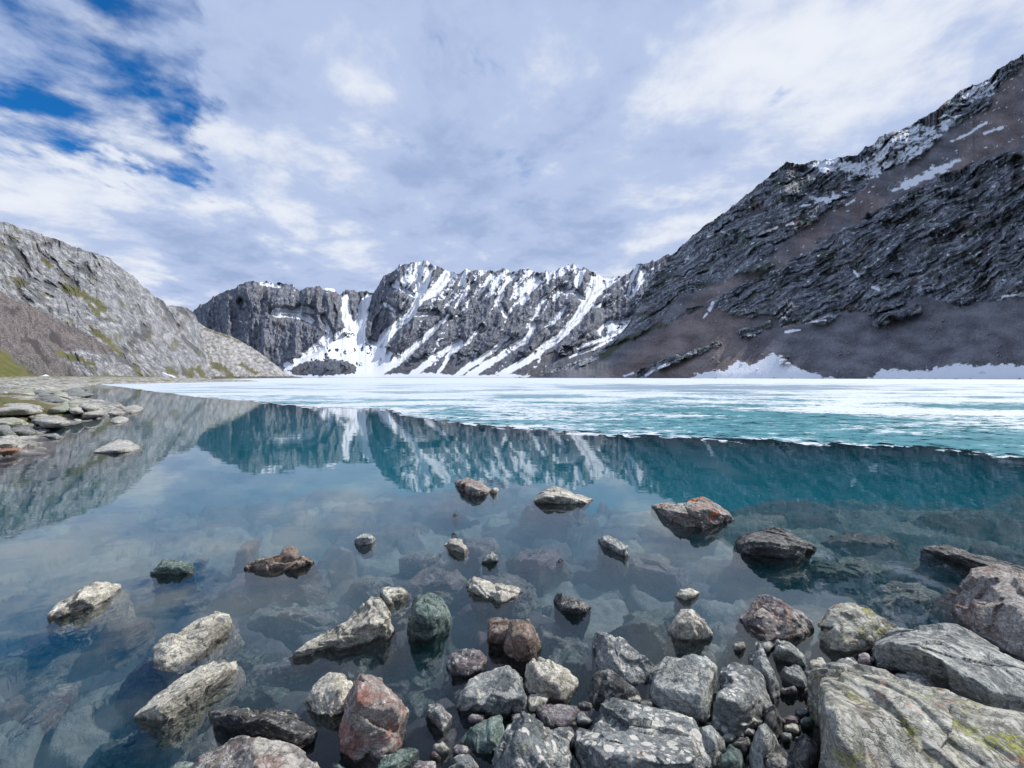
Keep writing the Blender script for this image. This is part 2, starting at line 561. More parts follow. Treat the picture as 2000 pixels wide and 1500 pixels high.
# ---- the dark mountain on the right
M_right = mountain_mat('right_mountain_rock', (0.065, 0.075, 0.090), (0.165, 0.180, 0.205), (0.38, 0.41, 0.455), (0.175, 0.145, 0.140),
                       (0.130, 0.134, 0.150), (0.050, 0.072, 0.028), (0.040, 0.048, 0.020), 26.0, moss=0.35)
R_RIDGE = [(1000, 737.5), (1030, 736), (1100, 714), (1150, 697), (1190, 672), (1222, 640), (1245, 600), (1262, 560), (1282, 525), (1300, 503), (1322, 490), (1350, 462), (1375, 441),
           (1392, 430), (1420, 411), (1450, 385), (1472, 369), (1500, 345), (1520, 328), (1537, 315), (1560, 321), (1580, 316), (1600, 313), (1640, 306), (1672, 304), (1690, 286),
           (1705, 281), (1720, 266), (1750, 255), (1775, 246), (1800, 231), (1815, 222), (1830, 215), (1850, 197), (1875, 178), (1900, 166), (1930, 155), (1945, 139), (1960, 128),
           (1980, 116), (2000, 104), (2100, 45), (2300, -60), (2600, -190), (3000, -330)]
S_UP = [(1515, 520), (1500, 510), (1520, 480), (1572, 440), (1662, 385), (1707, 345), (1760, 320), (1802, 300), (1842, 262), (1932, 206), (1955, 165), (2000, 118), (2300, -30), (2300, 260),
        (2060, 300), (2000, 306), (1955, 298), (1865, 338), (1775, 374), (1707, 416), (1640, 452), (1560, 505), (1440, 560), (1330, 612), (1260, 640), (1330, 580), (1420, 540)]
S_LOW = [(1000, 760), (1040, 738), (1145, 712), (1190, 680), (1248, 651), (1316, 629), (1388, 597), (1424, 612), (1470, 616), (1505, 611), (1527, 634), (1617, 629), (1650, 612), (1685, 604),
         (1740, 596), (1802, 579), (1865, 597), (1930, 590), (2000, 575), (2400, 540), (3000, 520), (3000, 780), (1000, 780)]
R_SNOW = [[(1575, 322), (1600, 313), (1640, 308), (1676, 306), (1700, 322), (1712, 338), (1695, 340), (1668, 333), (1640, 336), (1606, 334)],
          [(1740, 372), (1775, 350), (1830, 325), (1882, 308), (1862, 326), (1815, 348), (1783, 366)],
          [(1575, 378), (1596, 384), (1620, 384), (1653, 376), (1636, 388), (1612, 398), (1592, 392)],
          [(1872, 186), (1905, 168), (1945, 158), (1938, 186), (1900, 196)],
          [(1346, 742), (1362, 729), (1398, 722), (1410, 727), (1440, 706), (1475, 712), (1494, 700), (1510, 688), (1524, 697), (1540, 706), (1562, 722), (1600, 733), (1640, 742)],
          [(1690, 742), (1712, 728), (1738, 718), (1752, 724), (1790, 726), (1838, 716), (1880, 709), (1905, 715), (1945, 712), (2000, 713), (2300, 700), (2600, 705), (2600, 745)]]
R_SNOWL = [([(1858, 276), (1890, 262), (1926, 240)], 1, 3), ([(1562, 403), (1582, 399)], 2, 2), ([(1480, 459), (1496, 452), (1517, 445)], 1.5, 2), ([(1535, 648), (1562, 644)], 2.5, 2),
           ([(1574, 632), (1612, 624)], 1.5, 2), ([(1386, 606), (1392, 591)], 3.5, 3), ([(1374, 621), (1381, 612)], 1.5, 2), ([(1958, 580), (1990, 576), (2040, 574)], 1.5, 3),
           ([(1922, 262), (1940, 254), (1958, 249)], 2, 3), ([(1410, 453), (1424, 457)], 2.5, 1), ([(1786, 352), (1778, 362)], 2, 2), ([(1462, 657), (1474, 654)], 1.5, 2),
           ([(1705, 562), (1716, 566)], 3, 2), ([(1668, 530), (1676, 540)], 2, 3), ([(1262, 732), (1282, 721), (1306, 711)], 2.5, 3), ([(1220, 734), (1236, 729)], 2, 2), ([(1652, 400), (1668, 391)], 2, 2),
           ([(1382, 462), (1392, 456)], 1.5, 1.5), ([(1536, 440), (1548, 436)], 1.5, 2), ([(1345, 500), (1338, 512)], 1.2, 1.2), ([(1230, 590), (1224, 610)], 1, 1)]
R_ISLE = [([(1252, 734), (1290, 712), (1320, 700), (1352, 690), (1400, 672)], 10, 5), ([(1446, 650), (1484, 646)], 8, 8), ([(1715, 624), (1752, 614), (1792, 606)], 13, 9),
          ([(1700, 610), (1730, 598), (1760, 590)], 8, 8), ([(1490, 637), (1502, 632)], 4, 5), ([(1522, 701), (1536, 700)], 6, 7), ([(1526, 708), (1538, 709)], 5, 4)]


def right_relief(X, PY, v, hgt):
    # strata rise to the right
    ca, sa = math.cos(math.radians(-29)), math.sin(math.radians(-29))
    wz_ = fbm2(X / 130, PY / 130, 3, 140)
    L = X * ca + PY * sa                      # along the beds
    S = -X * sa + PY * ca + wz_ * 26           # across the beds
    jag = fbm2(X / 14, PY / 14, 5, 141, 0.6)
    jag_l = fbm2(X / 45, PY / 30, 4, 142)
    wob = jag_l * 16 + jag * 4
    up = poly_sd(X, PY, S_UP) + wob * 0.7
    low = poly_sd(X, PY, S_LOW) + jag_l * 9 + jag * 3
    scree = np.maximum(sst(up, -4, 7), sst(low, -2, 4))
    isle = np.full(X.shape, -99.0)
    for P, a, b in R_ISLE:
        isle = np.maximum(isle, line_sd(X, PY, P, a, b) + jag * 9 + jag_l * 5)
    isl = sst(isle, -1, 2)
    scree = scree * (1 - isl)
    per = 34.0
    ph = S / per + fbm2(L / 90, S / 30, 3, 143) * 1.3 + jag * 0.35
    saw = ph - np.floor(ph)
    ledge = sst(saw, 0.0, 0.72) - sst(saw, 0.80, 1.0)       # beds: a gentle top, a steep undercut face
    ph2 = S / 11.0 + fbm2(L / 110, S / 20, 3, 144) * 1.5 + jag_l * 0.8
    saw2 = ph2 - np.floor(ph2)
    ledge2 = sst(saw2, 0, 0.7) - sst(saw2, 0.78, 1.0)
    big = fbm2(L / 90, S / 55, 3, 145)
    caves = sst(fbm2(L / 90 + 5, S / 55, 4, 146), 0.12, 0.50)
    crack = rid2(L / 34, S / 70, 4, 147, 0.55)
    rocky = 1 - scree
    patch = sst(fbm2(L / 50, S / 30, 3, 149), -0.25, 0.25)
    crack = crack * 0.5 + rid2(L / 12 + S / 50, S / 60, 4, 148) * 0.9
    off = -(ledge * 11 * (0.3 + patch) + ledge2 * 3.0 * (1.1 - patch) + crack * 7 + big * 48 + jag * 4.5) * rocky + caves * 22 * rocky - isl * 14
    off = off - scree * (jag * 0.8 + fbm2(X / 3.0, PY / 3.0, 2, 199) * 0.7 + rid2(X / 60 + PY / 60, PY / 400, 2, 150) * 5)
    snow = np.full(X.shape, -50.0)
    j2 = fbm2(X / 16, PY / 9, 5, 177, 0.6) * 12 + fbm2(X / 3.2, PY / 3.2, 2, 178) * 2.0
    for P in R_SNOW:
        snow = np.maximum(snow, poly_sd(X, PY, P) + j2)
    for P, a, b in R_SNOWL:
        snow = np.maximum(snow, line_sd(X, PY, P, a, b) + j2 * 0.35)
    broken = poly_sd(X, PY, [(1690, 312), (1705, 290), (1745, 266), (1790, 245), (1832, 222), (1872, 226), (1842, 262), (1800, 300), (1740, 326), (1712, 345)])
    snow = np.maximum(snow, np.minimum(broken + j2, (fbm2(L / 16, S / 9, 4, 181) + 0.10) * 40))
    broken2 = poly_sd(X, PY, [(1640, 334), (1715, 330), (1705, 350), (1660, 350)])
    snow = np.maximum(snow, np.minimum(broken2 + j2, (fbm2(X / 8, PY / 6, 4, 182)) * 40))
    specks = (fbm2(L / 14, S / 6, 4, 185) - 0.42) * 60 * sst(640 - PY, 0, 200)
    snow = np.maximum(snow, np.where(poly_sd(X, PY, S_LOW) < 0, specks - 1, -9))
    sn = sst(snow, -0.8, 0.9)
    # boulders strewn over the lower scree
    gap, rv, ox, oy = cell2(X / 5.5, PY / 3.6, 7)
    bould = (rv > 0.93) * sst(gap, 0.1, 0.5) * sst(low, 8, 30) * sst(fbm2(X / 60, PY / 40, 3, 202), 0.0, 0.35)
    off = off - bould * 5
    grass = sst(fbm2(L / 60, S / 16, 4, 160) + 0.15 * saw, 0.22, 0.42) * rocky * 0.6
    g2 = line_sd(X, PY, [(1175, 697), (1215, 668), (1250, 650), (1300, 634)], 7, 3) + jag * 6
    grass = np.maximum(grass, sst(g2, -2, 3) * 0.8)
    grass = grass * (1 - sn)
    brownz = sst(fbm2(X / 160, PY / 120, 3, 190) * 160 + (1530 - X) * 1.0, -90, 130)
    brownz = np.where(PY < 560, sst(fbm2(X / 90, PY / 90, 3, 191), -0.5, 0.3), brownz)
    dark_left = sst(1225 - X - (PY - 700) * 1.2, -20, 30)
    greyness = np.maximum(1 - brownz, dark_left)
    red = sst(fbm2(L / 70, S / 30, 4, 195), 0.18, 0.5) * 0.8
    lift = jag * 2.2 * rocky
    return off, (sn, scree * (1 - sn), grass), (greyness + fbm2(X / 5, PY / 90 + X / 60, 3, 205) * 0.5, red, np.where(rocky > 0.5, 0.5 + 0.9 * fbm2(L / 70, S / 6.0, 4, 206) + 0.25 * (ledge2 - 0.5), 0.45 + fbm2(X / 3.7 + jag * 2, PY / 2.9 + jag_l * 3, 4, 207, 0.8) * 0.38 + 0.4 * fbm2(X / 50, PY / 25, 3, 208) + bould * 0.6)), lift


terrain('mountain', M_right, np.concatenate([np.linspace(1005, 2080, 1075), np.linspace(2082, 3000, 250)]),
        [(1000, 738.4), (1300, 740), (2000, 741.5), (2300, 743), (3000, 746)], R_RIDGE,
        [(1000, 1150), (1150, 900), (1400, 600), (1700, 420), (2000, 310), (2500, 200), (3000, 150)],
        [(1000, 1160), (1100, 1060), (1150, 1100), (1250, 1150), (1300, 1250), (1540, 950), (1700, 820), (2000, 600), (2500, 420), (3000, 330)], 520, right_relief, 2.4, 9, 1.15)

# ---- the pale rocky hill on the left
M_left = mountain_mat('left_hill_rock', (0.145, 0.15, 0.16), (0.25, 0.258, 0.268), (0.40, 0.405, 0.41), (0.115, 0.10, 0.098),
                      (0.100, 0.095, 0.088), (0.085, 0.095, 0.028), (0.13, 0.115, 0.045), 9.0, moss=0.10)
L_RIDGE = [(-900, 230), (-600, 280), (-300, 350), (-100, 408), (0, 433), (14, 434), (40, 446), (62, 450), (90, 461), (120, 471), (140, 480), (170, 489), (200, 499), (215, 503), (228, 517), (250, 531),
           (268, 545), (280, 560), (292, 568), (305, 580), (318, 587), (326, 596), (345, 597), (362, 600), (374, 606), (382, 616), (388, 632), (393, 652), (398, 678), (404, 705), (409, 727), (414, 741)]
L_SCREE = [(-900, 420), (-400, 500), (0, 568), (52, 590), (122, 625), (182, 655), (226, 684), (196, 694), (158, 684), (132, 688), (120, 700), (140, 716), (165, 732), (196, 750), (-900, 800)]
L_GRASS = [([(128, 562), (150, 572), (175, 582), (205, 606)], 9, 6), ([(182, 645), (205, 662), (236, 690)], 8, 5), ([(118, 690), (150, 700), (182, 712)], 6, 6), ([(372, 735), (374, 722), (388, 722), (402, 736)], 7, 7),
           ([(84, 508), (100, 520)], 5, 4), ([(20, 540), (52, 556)], 4, 4), ([(330, 722), (345, 728)], 7, 5), ([(262, 716), (285, 742)], 4, 4), ([(170, 590), (190, 612)], 4, 6)]


def left_relief(X, PY, v, hgt):
    ca, sa = math.cos(math.radians(52)), math.sin(math.radians(52))     # beds dip to the right
    L = X * ca + PY * sa
    S = -X * sa + PY * ca + fbm2(X / 90, PY / 90, 3, 240) * 22
    jag = fbm2(X / 9, PY / 9, 5, 241, 0.62)
    jl = fbm2(X / 40, PY / 34, 4, 242)
    sc0 = poly_sd(X, PY, L_SCREE) + jl * 10 + jag * 4
    scree = sst(sc0, -3, 5)
    rocky = 1 - scree
    ph = S / 17.0 + fbm2(L / 60, S / 22, 3, 243) * 1.0
    saw = ph - np.floor(ph)
    ledge = sst(saw, 0, 0.7) - sst(saw, 0.78, 1.0)
    ph2 = S / 5.5 + fbm2(L / 26, S / 9, 3, 244) * 1.2
    saw2 = ph2 - np.floor(ph2)
    ledge2 = sst(saw2, 0, 0.7) - sst(saw2, 0.78, 1.0)
    crack = rid2(L / 40, S / 16, 4, 245, 0.55)
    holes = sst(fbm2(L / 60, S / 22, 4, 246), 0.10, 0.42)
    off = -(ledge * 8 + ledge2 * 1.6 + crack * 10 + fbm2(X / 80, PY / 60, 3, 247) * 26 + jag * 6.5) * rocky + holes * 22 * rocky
    off = off - scree * (fbm2(X / 3.0, PY / 3.0, 2, 248) * 0.5 - 3)
    grass = np.full(X.shape, -99.0)
    for P, a, b in L_GRASS:
        grass = np.maximum(grass, line_sd(X, PY, P, a, b) + jag * 9 + jl * 4)
    low = poly_sd(X, PY, [(-900, 640), (-300, 655), (0, 680), (22, 696), (42, 712), (62, 728), (82, 742), (60, 760), (-900, 800)]) + jl * 14 + jag * 4
    grass = np.maximum(sst(grass, -2, 3) * 0.9, sst(low, -3, 9))
    grass = np.maximum(grass, sst(fbm2(L / 40, S / 14, 4, 249), 0.18, 0.42) * 0.6 * rocky)
    j2 = jag * 3
    sn = np.maximum(poly_sd(X, PY, [(76, 735), (90, 732), (106, 738), (124, 744), (150, 748), (112, 749), (86, 746)]) + j2 * 0.6, line_sd(X, PY, [(118, 738), (150, 745), (184, 749)], 1.6, 1.2) + j2 * 0.3)
    sn = np.maximum(sn, line_sd(X, PY, [(318, 728), (338, 735), (352, 742)], 0.8, 1.3))
    sn = sst(sn, -0.5, 0.6)
    grey = sst(fbm2(X / 40, PY / 30, 3, 250) + (PY - 680) / 90, -0.2, 0.5)
    red = sst(fbm2(L / 50, S / 20, 4, 251), 0.2, 0.6) * 0.5 * rocky
    lift = jag * 1.2 * rocky
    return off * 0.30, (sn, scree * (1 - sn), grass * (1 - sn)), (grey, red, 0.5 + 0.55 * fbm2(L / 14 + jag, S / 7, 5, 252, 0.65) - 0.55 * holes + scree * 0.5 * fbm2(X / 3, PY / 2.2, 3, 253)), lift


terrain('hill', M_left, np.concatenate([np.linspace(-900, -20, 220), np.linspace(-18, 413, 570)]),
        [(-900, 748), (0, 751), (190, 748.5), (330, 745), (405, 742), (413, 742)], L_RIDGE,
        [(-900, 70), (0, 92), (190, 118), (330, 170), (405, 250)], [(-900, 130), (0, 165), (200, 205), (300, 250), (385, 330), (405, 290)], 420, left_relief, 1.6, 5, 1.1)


L2_RIDGE = [(355, 610), (385, 628), (405, 640), (425, 648), (450, 656), (466, 664), (480, 672), (500, 684), (512, 692), (530, 706), (545, 718), (558, 728), (570, 734), (590, 737)]


def left2_relief(X, PY, v, hgt):
    jag = fbm2(X / 7, PY / 7, 5, 341, 0.62)
    jl = fbm2(X / 30, PY / 24, 4, 342)
    crack = rid2(X / 22 + PY / 40, PY / 26, 4, 345, 0.55)
    off = -(crack * 26 + jl * 50 + jag * 14)
    cave = line_sd(X, PY, [(404, 690), (408, 712), (402, 726)], 4, 7) + jag * 5
    off = off + sst(cave, -2, 5) * 30
    grass = np.full(X.shape, -99.0)
    for P, a, b in [([(418, 714), (440, 722), (452, 736)], 7, 6), ([(400, 642), (430, 652), (470, 668)], 2, 2), ([(470, 712), (500, 728)], 4, 5), ([(366, 738), (376, 716), (396, 736)], 8, 8)]:
        grass = np.maximum(grass, line_sd(X, PY, P, a, b) + jag * 6)
    grass = np.maximum(sst(grass, -2, 3) * 0.9, sst(fbm2(X / 16, PY / 8, 4, 349), 0.2, 0.5) * 0.5)
    z = X * 0
    return off * 0.35, (z, sst((PY - 733) + jag * 4, 0, 3), grass), (z, z, 0.5 + 0.5 * fbm2(X / 8, PY / 5, 4, 352)), jag * 1.0


M_left2 = mountain_mat('left_spur_rock', (0.20, 0.20, 0.205), (0.33, 0.325, 0.32), (0.45, 0.44, 0.43), (0.085, 0.08, 0.07),
                       (0.100, 0.095, 0.088), (0.075, 0.088, 0.028), (0.11, 0.10, 0.04), 22.0, moss=0.25)
terrain('hill', M_left2, np.linspace(350, 592, 330), [(350, 742), (592, 738.8)], L2_RIDGE,
        [(350, 260), (470, 480), (592, 980)], [(350, 420), (420, 480), (592, 1010)], 160, left2_relief, 1.0, 15, 1.1)


# ------------------------------------------------------------------ ground: lake bed, left bank and near shore in one sheet
WL = [(-1400, 1060), (-500, 960), (-60, 905), (0, 893), (34, 872), (64, 850), (70, 832), (120, 828), (150, 820), (205, 812), (244, 806), (238, 798), (214, 791), (176, 786),
      (160, 778), (165, 768), (150, 760), (172, 754), (196, 750.5)]
shore_poly = []
for (px, py) in WL:
    a_, b_ = on_plane(px, py, 0.0)
    shore_poly.append((float(a_), float(b_)))
shore_poly += [(-98, 160), (-700, 200), (-400, 5)]
near_poly = [(-30, -3), (-6, -1.0), (-1.2, 0.4), (-0.2, 1.05), (0.8, 1.2), (1.9, 1.2), (2.6, 1.6), (4.0, 2.1), (6, 2.6), (10, 3.4), (30, 4), (60, -40), (-60, -40)]


def bed_height(x, y):
    a = poly_sd(x, y, shore_poly)
    b = poly_sd(x, y, near_poly)
    # left bank
    wa = fbm2(x / 2.3, y / 2.3, 3, 301) * 0.5
    dist = np.hypot(x, y)
    out_a = -(a + wa)
    bank = np.where(a > 0, 0.055 * a.clip(0, 40) + 0.05 * (a > 0), 0)
    za = np.where(a + wa > 0, ((a + wa) * 0.10).clip(0, 0.35) + bank, -0.16 * out_a.clip(0, 999) - 0.03 * out_a.clip(0, 999) ** 1.5)
    out_b = -(b + fbm2(x / 1.1, y / 1.1, 3, 302) * 0.25)
    far_b = out_b + fbm2(x / 3.0, y / 2.2, 4, 303) * 1.5
    # shelf of boulders out to four or five metres, then the drop into the blue
    shelf = 0.24 + 0.055 * out_b.clip(0, 8) + 0.55 * (far_b - 3.7 - 3.6 * sst(1.2 - x, -1.3, 1.5)).clip(0, 60) ** 1.3 
    zb = np.where(out_b < 0, -out_b * 0.12, -shelf * sst(out_b, 0, 0.5))
    z = np.maximum(za, zb)
    z = np.maximum(z, -11.5)
    # slabs of rubble
    s1 = 1.35
    gap, rv, ox, oy = cell2(x * s1 + 0.25 * fbm2(x * 2, y * 2, 2, 5), y * s1 * 1.25, 17)
    th = rv * 6.283
    plate = rv * 0.5 + (ox * np.cos(th * 3) + oy * np.sin(th * 3)) * 0.55 - 0.5 * (1 - sst(gap, 0, 0.16))
    g2, r2, ox2, oy2 = cell2(x * 5.2 + 9, y * 5.6, 18)
    small = r2 * 0.5 + (ox2 * np.cos(r2 * 19) + oy2 * np.sin(r2 * 19)) * 0.7 - 0.5 * (1 - sst(g2, 0, 0.2))
    amp = 0.24 * np.exp(-np.maximum(dist - 7, 0) / 9.0)
    z = z + plate * amp + small * amp * 0.15 + (fbm2(x * 3, y * 3, 4, 330) * 0.03 + (rid2(x * 2.2, y * 2.6, 4, 331) - 0.4) * 0.05) * (dist < 30)
    g3, r3, ox3, oy3 = cell2(x * 0.55 + 2, y * 0.75, 19)
    big = r3 * 0.6 + (ox3 * np.cos(r3 * 19) + oy3 * np.sin(r3 * 19)) * 0.8 - 0.4 * (1 - sst(g3, 0, 0.12))
    z = z + big * 0.22 * np.where(a > 0, 0.9, 0.6) * sst(dist, 4, 10)
    return z, a, b


ga = np.linspace(-2.6, 2.6, 760)
gy = np.geomspace(0.55, 170, 520)
A, Yg = np.meshgrid(ga, gy)
Xg = A * Yg
Zg, SA, SB = bed_height(Xg, Yg)
grass_m = np.maximum(poly_sd(Xg, Yg, [tuple(float(q) for q in on_plane(px, py, 0.35)) for (px, py) in [(-60, 799), (0, 797), (60, 794), (100, 795), (138, 798), (144, 808), (100, 815), (60, 814), (0, 820), (-60, 824)]]) + fbm2(Xg / 1.2, Yg / 1.2, 3, 9) * 0.8, -5)
gm = sst(grass_m, -0.3, 0.4)
gm = np.maximum(gm, sst(fbm2(Xg / 2.5, Yg / 4, 4, 99), 0.02, 0.3) * sst(SA, 0.8, 3.0))
gm = np.maximum(gm, sst(SA, 16, 30))
gm = gm * (Zg > 0.05)
m_bed, n = new_mat('lake_bed_stone')
pos = n.n('ShaderNodeNewGeometry').outputs['Position']
at = n.n('ShaderNodeAttribute', attribute_name='cover')
s3 = n.n('ShaderNodeSeparateColor')
n.put(s3.inputs[0], at.outputs['Color'])
vc = n.voro(n.mapping(pos, (1, 1.25, 0.0)), 1.35, 'Color')
s4 = n.n('ShaderNodeSeparateColor')
n.put(s4.inputs[0], vc)
st = n.mix(s4.outputs[0], (0.018, 0.023, 0.033), (0.062, 0.055, 0.062))
st = n.mix(n.sm(s4.outputs[1], 0.6, 0.9), st, (0.12, 0.13, 0.125))
st = n.mix(1.0, st, n.mix(n.noise(pos, 9, 8, 0.65), (0.2, 0.2, 0.2), (2.1, 2.1, 2.1)), 'MULTIPLY')
land = n.mix(n.sm(n.noise(pos, 1.5, 8, 0.65), 0.35, 0.65), (0.12, 0.12, 0.105), (0.46, 0.45, 0.41))
grs = n.mix(n.sm(n.noise(pos, 1.3, 6, 0.6), 0.4, 0.6), (0.075, 0.095, 0.022), (0.13, 0.10, 0.045))
c = n.mix(s3.outputs[1], st, land)
c = n.mix(s3.outputs[0], c, grs)
b = n.n('ShaderNodeBsdfPrincipled')
n.put(b.inputs['Base Color'], c)
b.inputs['Roughness'].default_value = 0.8
n.put(b.inputs['Normal'], n.bump(n.noise(pos, 11, 8, 0.7), 0.9, 0.06))
n.put(n.n('ShaderNodeOutputMaterial').inputs[0], b.outputs[0])
V = np.stack([Xg, Yg, Zg], 2).reshape(-1, 3)
bed = mesh_obj('lake_bed', V, grid_faces(len(ga), len(gy)), m_bed, True, {'cover': cov(gm, sst(Zg, 0.0, 0.06), gm * 0)})
bed['kind'] = 'structure'
# the shore behind the photographer and the deep floor under the ice
bx, by = np.meshgrid(np.linspace(-60, 60, 160), np.linspace(-40, 0.55, 60))
bz, _, _ = bed_height(bx, by)
o = mesh_obj('ground', np.stack([bx, by, bz], 2).reshape(-1, 3), grid_faces(160, 60), m_bed, True, {'cover': cov(bx * 0, bx * 0 + 1, bx * 0)})
o['kind'] = 'structure'
m_deep, n = new_mat('deep_silt')
b = n.n('ShaderNodeBsdfPrincipled')
pos = n.n('ShaderNodeNewGeometry').outputs['Position']
n.put(b.inputs['Base Color'], n.mix(n.noise(pos, 0.2, 5), (0.03, 0.05, 0.045), (0.06, 0.075, 0.06)))
b.inputs['Roughness'].default_value = 0.9
n.put(n.n('ShaderNodeOutputMaterial').inputs[0], b.outputs[0])
S = 6000
o = mesh_obj('lake_floor', [(-S, -S, -12.4), (S, -S, -12.4), (S, S, -12.4), (-S, S, -12.4)], [(0, 1, 2, 3)], m_deep, False)
o['kind'] = 'structure'

# ------------------------------------------------------------------ water: one closed body with a rippled skin and silty turquoise inside
m_w, n = new_mat('lake_water')
pos = n.n('ShaderNodeNewGeometry').outputs['Position']
p2 = n.mapping(pos, (1.0, 1.6, 1.0), (0, 0, 0.15))
h1 = n.noise(p2, 1.1, 3, 0.5)
h2 = n.noise(p2, 5.5, 3, 0.5)
cam_far = n.sm(n.vm('LENGTH', pos), 3.0, 16.0)
hh = n.m('ADD', n.m('MULTIPLY', h1, 0.009), n.m('MULTIPLY', h2, 0.0012))
bn = n.bump(hh, 0.22, 1.0)
gl = n.n('ShaderNodeBsdfGlossy')
gl.inputs['Roughness'].default_value = 0.015
n.put(gl.inputs['Normal'], bn)
tr = n.n('ShaderNodeBsdfTransparent')
tr.inputs[0].default_value = (0.97, 0.99, 1.0, 1)
lw = n.n('ShaderNodeLayerWeight')
lw.inputs['Blend'].default_value = 0.5
n.put(lw.inputs['Normal'], bn)
refl = n.m('ADD', n.m('MULTIPLY', n.m('POWER', lw.outputs['Facing'], 3.3), 0.975), 0.022)
ms = n.n('ShaderNodeMixShader')
n.put(ms.inputs[0], refl)
n.put(ms.inputs[1], tr.outputs[0])
n.put(ms.inputs[2], gl.outputs[0])
out = n.n('ShaderNodeOutputMaterial')
n.put(out.inputs[0], ms.outputs[0])
vs = n.n('ShaderNodeVolumeScatter')
vs.inputs['Color'].default_value = (0.05, 0.68, 0.87, 1)
vs.inputs['Density'].default_value = 0.155
va = n.n('ShaderNodeVolumeAbsorption')
va.inputs['Color'].default_value = (0.0, 0.46, 0.56, 1)
va.inputs['Density'].default_value = 0.30
ad = n.n('ShaderNodeAddShader')
n.put(ad.inputs[0], vs.outputs[0])
n.put(ad.inputs[1], va.outputs[0])
n.put(out.inputs[1], ad.outputs[0])
WX, WY0, WY1 = 2600, -30, 2600
wv_ = [(-WX, WY0, -12), (WX, WY0, -12), (WX, WY1, -12), (-WX, WY1, -12), (-WX, WY0, 0), (WX, WY0, 0), (WX, WY1, 0), (-WX, WY1, 0)]
o = mesh_obj('water', wv_, [(0, 3, 2, 1), (4, 5, 6, 7), (0, 1, 5, 4), (1, 2, 6, 5), (2, 3, 7, 6), (3, 0, 4, 7)], m_w, False)
o['kind'] = 'structure'

# ------------------------------------------------------------------ rotting ice sheet
ICE = [(60, 747), (120, 748.5), (190, 752), (240, 757), (300, 765), (330, 770), (400, 778), (500, 787), (580, 795), (660, 799), (760, 803), (796, 806), (802, 812), (778, 817), (800, 821), (860, 825),
       (900, 829), (960, 836), (1050, 845), (1150, 851), (1250, 857), (1400, 862), (1550, 868), (1700, 875), (1850, 883), (1930, 890), (2000, 898), (2200, 918), (2600, 960)]
EDGE_T = [(60, 747), (120, 748.5), (190, 751), (240, 757), (330, 770), (400, 778), (500, 787), (580, 795), (660, 799), (760, 803), (790, 816), (860, 825),
          (900, 829), (960, 836), (1050, 845), (1150, 851), (1250, 857), (1400, 862), (1550, 868), (1700, 875), (1850, 883), (1930, 890), (2000, 898), (2200, 918), (2700, 965)]
ix = np.linspace(60, 2700, 1500)
ey = np.interp(ix, [p[0] for p in EDGE_T], [p[1] for p in EDGE_T])
ey = ey + (fbm2(ix / 45, ix * 0, 5, 401, 0.6) * 7) * ((ey - HOR) / 120)
Yedge = on_plane(ix, ey, 0.0)[1]
t = np.linspace(0, 1, 260)[:, None]
IY = np.exp(np.log(Yedge)[None, :] * (1 - t ** 1.0) + math.log(1500) * t)
IX = (ix[None, :] - 1000) / FPX * IY
lump = fbm2(IX * 0.9, IY * 0.9, 4, 405)
IZ = 0.008 + 0.004 * lump * sst(60 - IY, 0, 40)
IZ = IZ + 0.03 * sst(IY, 30, 200)
IZ[0] = -0.01
m_ice, n = new_mat('lake_ice')
pos = n.n('ShaderNodeNewGeometry').outputs['Position']
at = n.n('ShaderNodeAttribute', attribute_name='cover')
s3 = n.n('ShaderNodeSeparateColor')
n.put(s3.inputs[0], at.outputs['Color'])
pz = n.mapping(pos, (0.55, 1.0, 1.0), (0, 0, 0.05))
f1 = n.noise(pz, 0.16, 6, 0.6, 0.5)
f2 = n.noise(pz, 1.7, 8, 0.75, 0.4)
f3 = n.noise(pz, 6.0, 5, 0.7)
sum_ = n.m('ADD', n.m('ADD', n.m('MULTIPLY', f1, 0.50), n.m('MULTIPLY', f2, 0.34)), n.m('MULTIPLY', f3, 0.26))     # mean 0.55
white = n.sm(n.m('ADD', sum_, n.m('SUBTRACT', n.m('MULTIPLY', s3.outputs[0], 0.50), 0.25)), 0.55, 0.59)
wet = n.mix(n.sm(f2, 0.4, 0.62), (0.035, 0.20, 0.25), (0.11, 0.33, 0.39))
wet = n.mix(s3.outputs[1], wet, (0.27, 0.38, 0.47))
colr = n.mix(white, wet, n.mix(n.sm(f3, 0.3, 0.6), (0.40, 0.49, 0.58), (0.57, 0.62, 0.67)))
b = n.n('ShaderNodeBsdfPrincipled')
n.put(b.inputs['Base Color'], colr)
n.put(b.inputs['Roughness'], n.m('ADD', n.m('MULTIPLY', white, 0.45), 0.30))
n.put(b.inputs['Normal'], n.bump(n.m('ADD', white, n.m('MULTIPLY', f3, 0.5)), 0.5, 0.03))
tr = n.n('ShaderNodeBsdfTransparent')
hole = n.m('MULTIPLY', n.sm(n.m('ADD', n.m('MULTIPLY', f2, 0.5), n.m('MULTIPLY', f3, 0.5)), 0.46, 0.42), s3.outputs[2])
hole = n.m('MULTIPLY', hole, n.m('SUBTRACT', 1.0, white))
fa = n.n('ShaderNodeAttribute', attribute_name='fringe')
fs = n.n('ShaderNodeSeparateColor')
n.put(fs.inputs[0], fa.outputs['Color'])
floe = n.voro(n.vm('ADD', pos, n.vm('MULTIPLY', n.noise(pos, 3, 3, 0.6, 0, 'Color'), (0.25, 0.25, 0.0))), 2.2, 'Color')
fl = n.n('ShaderNodeSeparateColor')
n.put(fl.inputs[0], floe)
loose = n.m('ADD', n.m('MULTIPLY', fl.outputs[0], 0.6), n.m('MULTIPLY', f2, 0.5))
hole = n.m('MAXIMUM', hole, n.sm(n.m('ADD', loose, n.m('MULTIPLY', fs.outputs[0], 0.62)), 0.90, 0.93))
ms = n.n('ShaderNodeMixShader')
